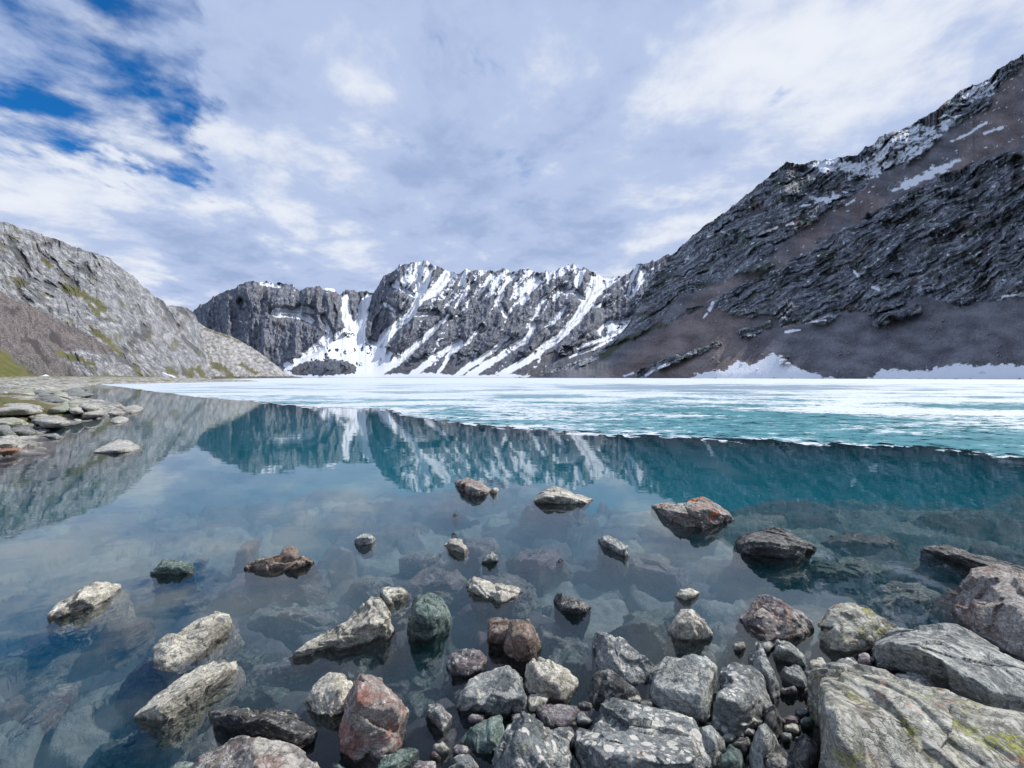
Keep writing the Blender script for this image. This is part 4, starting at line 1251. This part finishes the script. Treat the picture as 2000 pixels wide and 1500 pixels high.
rock('rock', 'blue-grey wedge with a flat bright face at the bottom edge', 'grey', [(1464, 1500), (1468, 1450), (1478, 1424), (1494, 1415), (1516, 1442), (1526, 1462), (1518, 1512), (1480, 1524)], k=0.4, inner=[(1490, 1436, 0.15)], group=GN)
rock('rock', 'dark jagged rock at the bottom edge, right of the blue-grey wedge', 'dark', [(1478, 1500), (1484, 1466), (1504, 1452), (1530, 1462), (1552, 1486), (1560, 1520), (1510, 1534)], k=0.5, group=GN)
rock('rock', 'dark rubble rock in the shadow of the huge yellow-green boulder', 'dark', [(1546, 1480), (1556, 1446), (1572, 1432), (1596, 1456), (1606, 1500), (1580, 1540), (1556, 1530)], k=0.5, group=GN)
# the middle-right pile
rock('rock', 'brown and white triangular rock with a pointed upper left corner', 'lich', [(1164, 1300), (1162, 1250), (1172, 1235), (1192, 1250), (1228, 1256), (1260, 1284), (1284, 1306), (1272, 1326), (1230, 1334), (1180, 1316)], k=0.4, inner=[(1200, 1280, 0.15)], group=GN)
rock('rock', 'dark craggy rock with one yellow lichen spot, below the triangular rock', 'dark', [(1148, 1372), (1152, 1324), (1172, 1305), (1208, 1314), (1240, 1336), (1256, 1366), (1204, 1378), (1160, 1378)], k=0.4, inner=[(1200, 1340, 0.12)], group=GN)
rock('boulder', 'pale cube-like boulder with a black right face, behind the big flat slab', 'grey', [(1268, 1352), (1278, 1310), (1300, 1284), (1352, 1278), (1384, 1290), (1408, 1322), (1398, 1360), (1384, 1408), (1366, 1424), (1320, 1400), (1276, 1378)], k=0.72, inner=[(1274, 1342, 0.06), (1320, 1348, 0.04), (1366, 1358, 0.03), (1396, 1326, 0.25)], cat='boulder', group=GN, N=70)
rock('boulder', 'blocky boulder with yellow lichen specks on top and a rusty lower front', 'lich', [(1394, 1424), (1398, 1352), (1412, 1314), (1432, 1302), (1464, 1303), (1492, 1332), (1507, 1376), (1482, 1418), (1434, 1444), (1404, 1436)], k=0.58, inner=[(1402, 1368, -0.08), (1440, 1376, -0.16), (1496, 1376, -0.06)], cat='boulder', group=GN, N=64)
rock('rock', 'thin upright blade-like rock with a black left face', 'grey', [(1464, 1284), (1472, 1252), (1484, 1256), (1497, 1284), (1513, 1314), (1524, 1352), (1516, 1374), (1496, 1346), (1480, 1322)], k=0.3, group=GN, bedding=2)
rock('rock', 'dark broken rock at the right foot of the yellow-specked blocky boulder', 'dark', [(1486, 1430), (1500, 1384), (1512, 1374), (1526, 1408), (1528, 1436), (1508, 1448)], k=0.4, group=GN)
rock('rock', 'smooth pale grey wedge, upper of the pair beside the blade-like rock', 'grey', [(1508, 1276), (1516, 1248), (1540, 1252), (1578, 1280), (1573, 1303), (1534, 1296), (1516, 1290)], k=0.45, group=GN, rough=0.6)
rock('rock', 'blue-grey split rock, lower of the pair beside the blade-like rock', 'grey', [(1520, 1312), (1532, 1296), (1560, 1300), (1584, 1332), (1572, 1349), (1538, 1334)], k=0.45, group=GN)
rock('rock', 'cone-shaped white-streaked rock standing alone in the right shallows', 'pale', [(1307, 1234), (1320, 1204), (1334, 1191), (1352, 1193), (1372, 1212), (1392, 1240), (1362, 1254), (1326, 1250)], k=0.35, group=GN)
rock('rock', 'small tan rock with a dark hollow, above the cone-shaped rock', 'pale', [(1319, 1164), (1330, 1152), (1348, 1150), (1369, 1156), (1356, 1168), (1338, 1174)], k=0.5, group=GN)
rock('rock', 'narrow rock slanting down right with a black left tip, in mid water', 'grey', [(1166, 1052), (1180, 1045), (1200, 1052), (1224, 1064), (1236, 1084), (1222, 1089), (1200, 1074), (1178, 1067)], k=0.5, group=GN)
rock('boulder', 'hump-backed boulder with bright orange lichen, far out on the right', 'oran', [(1330, 1010), (1338, 984), (1368, 975), (1400, 984), (1426, 1002), (1437, 1012), (1400, 1024), (1372, 1032), (1342, 1026)], k=0.42, cat='boulder', group=GN,
     more=[([(1272, 989), (1304, 980), (1345, 984), (1366, 1006), (1368, 1028), (1340, 1030), (1310, 1016), (1288, 1003)], {'k': 0.6})])
rock('boulder', 'dark half-sunken boulder with a pale orange-flecked crest, right of the hump-backed one', 'dark', [(1436, 1066), (1452, 1046), (1488, 1036), (1540, 1044), (1568, 1058), (1594, 1074), (1560, 1086), (1500, 1091), (1450, 1082)], k=0.7, cat='boulder', group=GN,
     more=[([(1488, 1044), (1496, 1034), (1516, 1031), (1540, 1039), (1568, 1054), (1560, 1062), (1520, 1056)], {'k': 0.5})])
rock('slab', 'long dark slab edge rising at the right, behind the reddish grey boulder', 'dark', [(1800, 1072), (1850, 1066), (1920, 1088), (2040, 1122), (2040, 1136), (1940, 1124), (1860, 1096)], k=0.6, cat='rock slab', group=GN)
rock('rock', 'pinkish grey rock with a knobbly right end, right shallows', 'pink', [(1446, 1210), (1468, 1188), (1476, 1168), (1496, 1166), (1520, 1178), (1552, 1187), (1578, 1208), (1589, 1230), (1560, 1242), (1500, 1250), (1464, 1232)], k=0.42, inner=[(1470, 1208, 0.08), (1530, 1216, 0.1)], group=GN)
rock('boulder', 'boulder speckled with yellow-green lichen, standing next to the pinkish grey rock', 'yell', [(1597, 1250), (1604, 1212), (1618, 1186), (1660, 1179), (1708, 1200), (1750, 1220), (1751, 1238), (1712, 1262), (1656, 1278), (1620, 1272)], k=0.42, inner=[(1630, 1232, 0.08), (1700, 1236, 0.12)], cat='boulder', group=GN, N=64)
rock('boulder', 'long smooth boulder with a black hollow underside, at the right edge', 'grey', [(1700, 1268), (1732, 1244), (1776, 1226), (1864, 1221), (1904, 1240), (1956, 1268), (2060, 1330), (2060, 1440), (1960, 1400), (1880, 1372), (1800, 1340), (1740, 1308)], k=0.85, inner=[(1752, 1257, -0.30), (1800, 1270, -0.32), (1852, 1298, -0.28), (1900, 1340, -0.15)], cat='boulder', group=GN, N=84, rough=0.7)
rock('rock', 'small lichen rock touching the upper left corner of the huge yellow-green boulder', 'lich', [(1622, 1300), (1640, 1290), (1664, 1284), (1686, 1298), (1680, 1320), (1640, 1322)], k=0.5, group=GN)
rock('rock', 'rounded grey rock in the gap between the two largest boulders', 'lich', [(1738, 1334), (1760, 1314), (1784, 1310), (1812, 1320), (1843, 1346), (1820, 1372), (1770, 1366)], k=0.5, group=GN)
rock('boulder', 'reddish grey boulder far right, standing in dark water', 'pink', [(1856, 1160), (1880, 1124), (1912, 1128), (1956, 1113), (2040, 1136), (2120, 1190), (2120, 1330), (2000, 1290), (1940, 1262), (1884, 1216), (1862, 1186)], k=0.45, inner=[(1900, 1180, 0.15), (1980, 1190, 0.2)], cat='boulder', group=GN, N=74)
rock('boulder', 'huge tilted boulder with yellow-green lichen, largest, in the bottom right corner', 'yell', [(1572, 1480), (1590, 1390), (1600, 1330), (1614, 1312), (1662, 1305), (1760, 1338), (1840, 1356), (1930, 1374), (2060, 1410), (2160, 1500), (2160, 1700), (1900, 1700), (1640, 1640), (1590, 1570)], k=0.74,
     inner=[(1606, 1390, 0.0), (1640, 1470, 0.0), (1740, 1540, 0.0), (1700, 1390, 0.5), (1900, 1470, 0.45)], cat='boulder', group=GN, N=110, rough=0.8, bedding=1.8)

# submerged rocks seen through the water
SUB = [
    ('tan sunken block below the pale pointed rock', 'brown', [(198, 1258), (206, 1218), (272, 1204), (309, 1202), (288, 1230), (248, 1252)], -0.16),
    ('green sunken slab cut by the left edge', 'green', [(-14, 1335), (-10, 1288), (30, 1278), (54, 1290), (30, 1318)], -0.22),
    ('narrow olive sunken blade near the left edge', 'lich', [(50, 1338), (100, 1290), (168, 1256), (150, 1292), (90, 1330)], -0.26),
    ('long red sunken slab in the lower left corner', 'red', [(8, 1444), (60, 1392), (110, 1340), (158, 1334), (142, 1372), (100, 1424), (40, 1450)], -0.25),
    ('small round tan sunken rock near the left edge', 'brown', [(52, 1272), (76, 1258), (106, 1268), (72, 1284)], -0.25),
    ('dark purple sunken rock at the foot of the oval slab', 'purp', [(244, 1328), (286, 1284), (340, 1300), (330, 1340), (290, 1350)], -0.10),
    ('broad flat grey sunken slab left of centre, the widest', 'grey', [(474, 1220), (500, 1190), (600, 1180), (664, 1192), (656, 1216), (560, 1228)], -0.20),
    ('flat purple sunken slab behind the widest grey one', 'purp', [(410, 1180), (466, 1122), (560, 1108), (640, 1116), (640, 1160), (560, 1176)], -0.22),
    ('pink arrow-shaped sunken slab above the pear-shaped rock', 'pink', [(776, 1150), (836, 1112), (884, 1108), (910, 1134), (862, 1154)], -0.14),
    ('dark blue-green sunken block under the plank-like slab', 'green', [(440, 1392), (458, 1332), (540, 1318), (592, 1372), (566, 1402)], -0.20),
    ('green sunken rock to the right of the oval slab', 'green', [(430, 1296), (470, 1268), (520, 1272), (508, 1298), (460, 1312)], -0.14),
    ('grey-green sunken slab running left under the shark-fin tail', 'grey', [(480, 1330), (500, 1300), (620, 1282), (760, 1254), (740, 1300), (600, 1330)], -0.12),
    ('pale grey sunken rock below the pear-shaped rock', 'grey', [(768, 1310), (786, 1262), (850, 1250), (872, 1264), (840, 1310)], -0.18),
    ('bright green sunken slab below the small round submerged stone', 'green', [(794, 1420), (798, 1360), (836, 1344), (880, 1360), (862, 1410), (830, 1440)], -0.16),
    ('long purple sunken slab under the diamond-shaped rock', 'purp', [(830, 1510), (846, 1440), (896, 1386), (914, 1420), (884, 1500)], -0.10),
    ('small round blue-green submerged stone right of the red-streaked rock', 'green', [(800, 1336), (812, 1322), (832, 1328), (830, 1344), (810, 1346)], -0.08),
    ('dark sunken block behind the pale ridged boulder', 'grey', [(1044, 1268), (1052, 1222), (1084, 1218), (1142, 1250), (1146, 1268), (1090, 1276)], -0.16),
    ('round sunken rock touching the pale ridged boulder', 'green', [(1066, 1304), (1080, 1272), (1120, 1268), (1142, 1292), (1126, 1316)], -0.10),
    ('large green-grey sunken slab left of the cone-shaped rock', 'green', [(1180, 1234), (1240, 1196), (1322, 1188), (1316, 1240), (1240, 1262)], -0.16),
    ('sunken block under the cone-shaped rock', 'grey', [(1330, 1290), (1334, 1256), (1372, 1254), (1394, 1280), (1384, 1296)], -0.14),
    ('pale greenish sunken slab between the cone-shaped rock and the blade-like rock', 'lich', [(1410, 1286), (1434, 1238), (1478, 1240), (1470, 1290), (1440, 1304)], -0.12),
    ('olive sunken slab under the flat-topped cream rock', 'lich', [(930, 1150), (948, 1126), (1000, 1122), (1046, 1148), (1020, 1176), (960, 1180)], -0.06),
    ('yellowish sunken slab under the pale rock with the dark tip', 'lich', [(900, 1082), (908, 1052), (964, 1052), (974, 1070), (934, 1092)], -0.10),
    ('purple sunken slab right of the tiny grey pyramid', 'purp', [(990, 1100), (1020, 1070), (1090, 1072), (1110, 1104), (1060, 1130), (1010, 1120)], -0.16),
    ('broad pale sunken slab below the low white rock', 'purp', [(1010, 1008), (1030, 982), (1080, 984), (1140, 990), (1120, 1014), (1060, 1020)], -0.14),
    ('purple-grey sunken slab trailing right of the narrow slanting rock', 'purp', [(1218, 1116), (1226, 1080), (1290, 1088), (1340, 1110), (1320, 1140), (1260, 1136)], -0.18),
    ('wedge of grey sunken rock under the smooth pale grey wedge', 'grey', [(1530, 1310), (1570, 1290), (1612, 1306), (1612, 1330), (1590, 1340)], -0.10),
    ('small sunken slab with a pale tip behind the brown ridge-shaped rock', 'brown', [(462, 1084), (478, 1060), (508, 1052), (506, 1066), (484, 1086)], -0.08),
    ('pale flat stone just under the surface right of the blue-green block', 'lich', [(378, 1098), (392, 1086), (410, 1084), (404, 1094)], -0.06),
    ('grey sunken slab behind the small pale wedge', 'grey', [(680, 1148), (712, 1124), (760, 1128), (770, 1148), (720, 1162)], -0.18),
    ('flat grey sunken slab in mid water above the pink one', 'grey', [(780, 1094), (804, 1078), (860, 1080), (846, 1096), (812, 1104)], -0.14),
    ('dark sunken rock mid left, between the widest slab and the tan block', 'purp', [(312, 1180), (352, 1152), (410, 1154), (404, 1180), (350, 1194)], -0.26),
    ('bluish sunken rock in the bottom left, under the flat-topped black-faced rock', 'green', [(170, 1510), (200, 1450), (280, 1430), (330, 1450), (290, 1500), (230, 1530)], -0.28),
    ('dark brown sunken boulder at the left edge, beside the long red slab', 'brown', [(-40, 1420), (-10, 1370), (40, 1360), (60, 1376), (20, 1420)], -0.30),
    ('rounded dark green sunken boulder in the shaded water right of centre', 'green', [(1560, 1130), (1600, 1092), (1680, 1088), (1740, 1112), (1700, 1140), (1620, 1150)], -0.20),
    ('flat grey-brown sunken slab in the shaded water beside the far right boulder', 'grey', [(1690, 1180), (1730, 1140), (1810, 1136), (1850, 1170), (1800, 1200), (1730, 1200)], -0.16),
    ('brown sunken slab in shaded water behind the dark half-sunken boulder', 'brown', [(1600, 1062), (1640, 1040), (1720, 1044), (1760, 1064), (1700, 1078)], -0.22),
    ('dark sunken slab left of the yellow-speckled boulder', 'dark', [(1480, 1150), (1500, 1112), (1570, 1106), (1600, 1140), (1540, 1158)], -0.22),
    ('rusty sunken foot of stone under the split block', 'red', [(950, 1300), (954, 1266), (990, 1266), (1000, 1300), (970, 1312)], -0.10),
    ('greenish sunken slab in front of the compact purple-grey block', 'grey', [(868, 1336), (872, 1306), (920, 1318), (950, 1312), (940, 1340), (900, 1352)], -0.14),
    ('purple sunken stone between the faceted boulder and the diamond-shaped rock', 'purp', [(700, 1330), (740, 1320), (800, 1330), (800, 1356), (740, 1360)], -0.22),
    ('sunken olive slab behind the huge yellow-green boulder', 'lich', [(1560, 1420), (1566, 1380), (1592, 1350), (1600, 1400), (1590, 1430)], -0.14),
]
for lab, mt, ol, z in SUB:
    rock('submerged_rock', lab, mt, ol, k=0.72, z0=z - 0.05, U=0.25, group=GS, cat='sunken rock', rough=0.9)

# the flat bleached rocks along the left shore
LS = [
    ('big pale flat boulder above the grass strip at the left edge', 'shore', [(-20, 806), (0, 795), (30, 785), (56, 788), (76, 798), (60, 803), (20, 805)]),
    ('reddish-brown boulder at the left edge, nearest of the left shore', 'shoreb', [(-60, 896), (-20, 870), (22, 864), (36, 869), (59, 882), (40, 888), (0, 893)]),
    ('pale slab lying directly behind the reddish-brown boulder', 'shore', [(-40, 874), (-20, 858), (24, 855), (41, 862), (38, 868), (10, 872)]),
    ('pale slab stacked second behind the reddish-brown boulder, at the left edge', 'shore', [(-40, 858), (0, 843), (20, 842), (34, 851), (14, 857)]),
    ('pale pointed slab reaching the water below the right end of the grass strip', 'shore', [(64, 822), (80, 813), (112, 811), (131, 820), (118, 828), (90, 829)]),
    ('white flat rock with its own reflection, right of the grass strip', 'shore', [(130, 816), (140, 810), (160, 812), (168, 818), (153, 825), (138, 821)]),
    ('broad pale domed rock at the tip of the left shore', 'shore', [(153, 802), (170, 793), (192, 794), (203, 803), (190, 812), (164, 813)]),
    ('pale rock with a dark crack, just right of the broad domed one', 'shore', [(202, 802), (216, 795), (232, 798), (244, 806), (230, 811), (208, 810)]),
    ('triangular grey-white rock at the very tip of the left shore', 'shore', [(238, 801), (252, 793), (264, 790), (278, 796), (274, 804), (254, 809)]),
    ('small low pale rock in the water off the tip of the left shore', 'shore', [(214, 823), (226, 814), (240, 813), (251, 819), (240, 826), (224, 828)]),
    ('pyramid-shaped rock with a long flat left tail, alone in the left bay', 'shore', [(176, 884), (206, 874), (216, 864), (233, 857), (258, 864), (279, 872), (268, 880), (230, 886), (204, 886)]),
    ('small pale rock in the brown water of the left bay, upper of two', 'shore', [(72, 843), (80, 838), (98, 838), (95, 843), (80, 846)]),
    ('ring-shaped looking dark-centred rock in the left bay, lower of two', 'shored', [(77, 852), (94, 847), (110, 846), (115, 850), (108, 856), (94, 855)]),
    ('tiny white rock alone in the middle of the left bay', 'shore', [(168, 843), (176, 838), (186, 841), (178, 844)]),
    ('dark grey jumble rock at the waterline, near the stacked pale slabs', 'shored', [(14, 842), (30, 832), (50, 830), (65, 837), (58, 848), (30, 848)]),
    ('grey rock between the dark jumble rock and the pointed slab', 'shored', [(46, 827), (56, 820), (72, 822), (79, 830), (60, 835)]),
    ('small blue-grey rock in the water below the pointed slab', 'shored', [(98, 831), (110, 826), (122, 827), (126, 832), (110, 835)]),
    ('long low row-like rock behind the broad domed one', 'shored', [(162, 791), (172, 784), (186, 785), (200, 787), (214, 784), (229, 790), (226, 796), (190, 797)]),
    ('big grey block behind the others where the bay narrows', 'shored', [(118, 772), (128, 762), (144, 760), (167, 768), (160, 776), (130, 777)]),
    ('blue-grey slab in the middle of the left shore rocks', 'shored', [(64, 783), (80, 774), (110, 771), (137, 780), (130, 787), (90, 789)]),
    ('grey slab behind the big pale flat boulder', 'shored', [(6, 779), (20, 773), (50, 776), (52, 785), (16, 788)]),
    ('low grey boulder at the left edge, farthest back', 'shored', [(-30, 768), (0, 757), (14, 758), (23, 766), (10, 774), (-20, 776)]),
    ('yellow-green slab just above the right end of the grass strip', 'shorey', [(90, 797), (110, 786), (140, 786), (154, 796), (130, 804), (100, 803)]),
    ('small pale rock touching the underside of the grass strip', 'shore', [(54, 816), (66, 809), (86, 808), (98, 814), (80, 820)]),
    ('pale rock at the left edge directly below the grass strip', 'shorey', [(-30, 828), (0, 817), (26, 815), (46, 821), (20, 829)]),
    ('greenish rock midway between the farthest-back boulder and the big grey block', 'shorey', [(38, 766), (50, 759), (66, 762), (62, 770), (44, 771)]),
    ('greenish slab left of the blue-grey slab', 'shorey', [(20, 786), (34, 778), (62, 780), (66, 788), (44, 792)]),
    ('pale rock between the yellow-green slab and the broad domed rock', 'shorey', [(126, 792), (136, 784), (156, 786), (164, 793), (146, 799)]),
    ('greenish rock in front of the big grey block', 'shorey', [(96, 774), (108, 765), (124, 767), (126, 775), (110, 779)]),
    ('small tan rock behind the greenish slab', 'shored', [(64, 772), (74, 765), (90, 766), (94, 773), (78, 777)]),
    ('green-grey rock low at the left edge, between pale slabs and grass', 'shored', [(-20, 840), (-6, 830), (16, 829), (20, 838), (4, 843)]),
]
for lab, mt, ol in LS:
    zb = 0.0
    yb_ = max(p[1] for p in ol)
    xb_ = sum(p[0] for p in ol) / len(ol)
    X_, Y_ = on_plane(xb_, yb_, 0.0)
    h_ = float(bed_height(np.array([float(X_)]), np.array([float(Y_)]))[0][0])
    zb = min(max(0.0, h_ * 0.95), 0.8)
    rock('shore_rock', lab, mt, ol, k=0.68 if yb_ > 800 else 0.3, U=0.4, flare=0.2, z0=min(zb, 0.45), group=GL, cat='rock', N=24, rough=1.0)

# many small flat stones paving the left bank
brs = np.random.RandomState(9)
used_b = set()
BANCH = [(30, 796, 'big pale boulder'), (0, 880, 'reddish-brown boulder'), (10, 866, 'lower pale slab'), (10, 850, 'upper pale slab'), (98, 820, 'pale pointed slab'), (150, 816, 'white flat rock'), (178, 803, 'broad domed rock'),
         (222, 803, 'cracked pale rock'), (40, 840, 'dark jumble rock'), (196, 790, 'long low rock'), (142, 768, 'big grey block'), (100, 780, 'blue-grey slab'), (120, 795, 'yellow-green slab'), (30, 780, 'back grey slab'),
         (0, 766, 'farthest grey boulder'), (75, 806, 'grass strip'), (50, 765, 'greenish back rock')]
for i in range(44):
    px = brs.uniform(-30, 190)
    py = brs.uniform(756, 800) if px > 60 else brs.uniform(756, 862)
    if abs(py - 806) < 9 and px < 145:
        continue
    X_, Y_ = on_plane(px, py, 0.25)
    h_ = float(bed_height(np.array([float(X_)]), np.array([float(Y_)]))[0][0])
    if h_ < 0.02:
        continue
    w_ = brs.uniform(9, 19) * (0.6 + (py - 750) / 90)
    hh_ = w_ * brs.uniform(0.28, 0.42)
    ol = [(px + math.cos(t_ + brs.uniform(-.3, .3)) * w_, py + math.sin(t_) * hh_) for t_ in np.arange(0, 6.28, 0.9)]
    mt = ['shore', 'shorey', 'shored', 'shore'][brs.randint(4)]
    lab = None
    for q in sorted(BANCH, key=lambda q: (q[0] - px) ** 2 + 4 * (q[1] - py) ** 2):
        dx, dy = px - q[0], 2 * (py - q[1])
        side = ('right of' if dx > 0 else 'left of') if abs(dx) > abs(dy) else ('in front of' if dy > 0 else 'behind')
        lab = '%s %s stone on the left bank, %s the %s' % ('broad flat' if w_ > 13 else 'small flat', {'shore': 'pale', 'shorey': 'greenish', 'shored': 'grey'}[mt], side, q[2])
        if lab not in used_b:
            break
    used_b.add(lab)
    rock('bank_stone', lab, mt, ol, k=0.5, U=0.3, flare=0.1, z0=min(h_, 0.5), group='small flat stones paving the left bank', cat='stone', N=12)

# small angular fragments wedged between the front boulders
frs = np.random.RandomState(44)
FR = [(1012, 1404), (1036, 1402), (1142, 1378), (1262, 1376), (1388, 1416), (1400, 1440), (1456, 1428), (1470, 1404), (1536, 1440), (1530, 1476), (1546, 1408), (1470, 1480), (1380, 1402), (1140, 1404), (950, 1420),
      (900, 1466), (862, 1462), (660, 1500), (1590, 1318), (1600, 1300), (1700, 1316), (1690, 1290), (1566, 1392), (1580, 1352), (1540, 1350),
      (1498, 1264), (1444, 1262), (1730, 1300)]
CN = {'grey': 'small grey', 'green': 'small green', 'dark': 'small dark', 'purp': 'small purple-grey', 'lich': 'small lichen-spotted', 'pale': 'small pale'}
ANCH = [(720, 1400, 'tall rust-streaked rock'), (640, 1360, 'cream rounded rock'), (475, 1500, 'pink and green boulder'), (860, 1400, 'diamond-shaped rock'), (960, 1350, 'large faceted boulder'),
        (1070, 1325, 'pale ridged boulder'), (1100, 1395, 'flat purple rock'), (940, 1440, 'green-grey boulder'), (1050, 1480, 'large lichen-dotted boulder'), (1250, 1450, 'big flat-topped slab'),
        (1335, 1345, 'pale cube-like boulder'), (1200, 1345, 'dark craggy rock'), (1450, 1370, 'blocky yellow-specked boulder'), (1495, 1310, 'blade-like rock'), (1550, 1320, 'blue-grey split rock'),
        (1545, 1275, 'smooth pale wedge'), (1490, 1470, 'blue-grey wedge'), (1580, 1490, 'dark rubble rock'), (1680, 1225, 'yellow-speckled boulder'), (1790, 1335, 'rounded grey gap rock'),
        (1850, 1290, 'long smooth boulder'), (1700, 1400, 'huge yellow-green boulder'), (1515, 1205, 'pinkish knobbly rock'), (1390, 1465, 'leaning grey rock')]
used_l = set()
FR += [(1006, 1424), (1044, 1424), (930, 1404), (1066, 1486), (1132, 1450), (1420, 1440), (1548, 1424), (1576, 1412), (1532, 1410), (1496, 1448), (1120, 1412), (1300, 1376), (1236, 1366), (1100, 1440), (1352, 1416),
       (1444, 1448), (1590, 1356), (1562, 1444), (850, 1476), (1010, 1384), (1648, 1316), (1722, 1276)]
for (fx, fy) in FR:
    w_ = frs.uniform(10, 21)
    h_ = w_ * frs.uniform(0.6, 0.95)
    ol = []
    na = frs.randint(5, 8)
    for i in range(na):
        an = (i + frs.uniform(-0.3, 0.3)) / na * 6.283
        ol.append((fx + math.cos(an) * w_, fy + math.sin(an) * h_))
    mt = ['grey', 'green', 'dark', 'purp', 'lich', 'pale'][frs.randint(6)]
    near = sorted(ANCH, key=lambda q: (q[0] - fx) ** 2 + (q[1] - fy) ** 2)
    lab = None
    for q in near:
        dx, dy = fx - q[0], fy - q[1]
        side = ('right of' if dx > 0 else 'left of') if abs(dx) > abs(dy) else ('below' if dy > 0 else 'above')
        cand = '%s stone fragment just %s the %s' % (CN[mt], side, q[2])
        if cand not in used_l:
            lab = cand
            break
    used_l.add(lab)
    rock('stone_fragment', lab, mt, ol, k=0.6, group='small stone fragments between the front boulders', cat='stone', N=16)
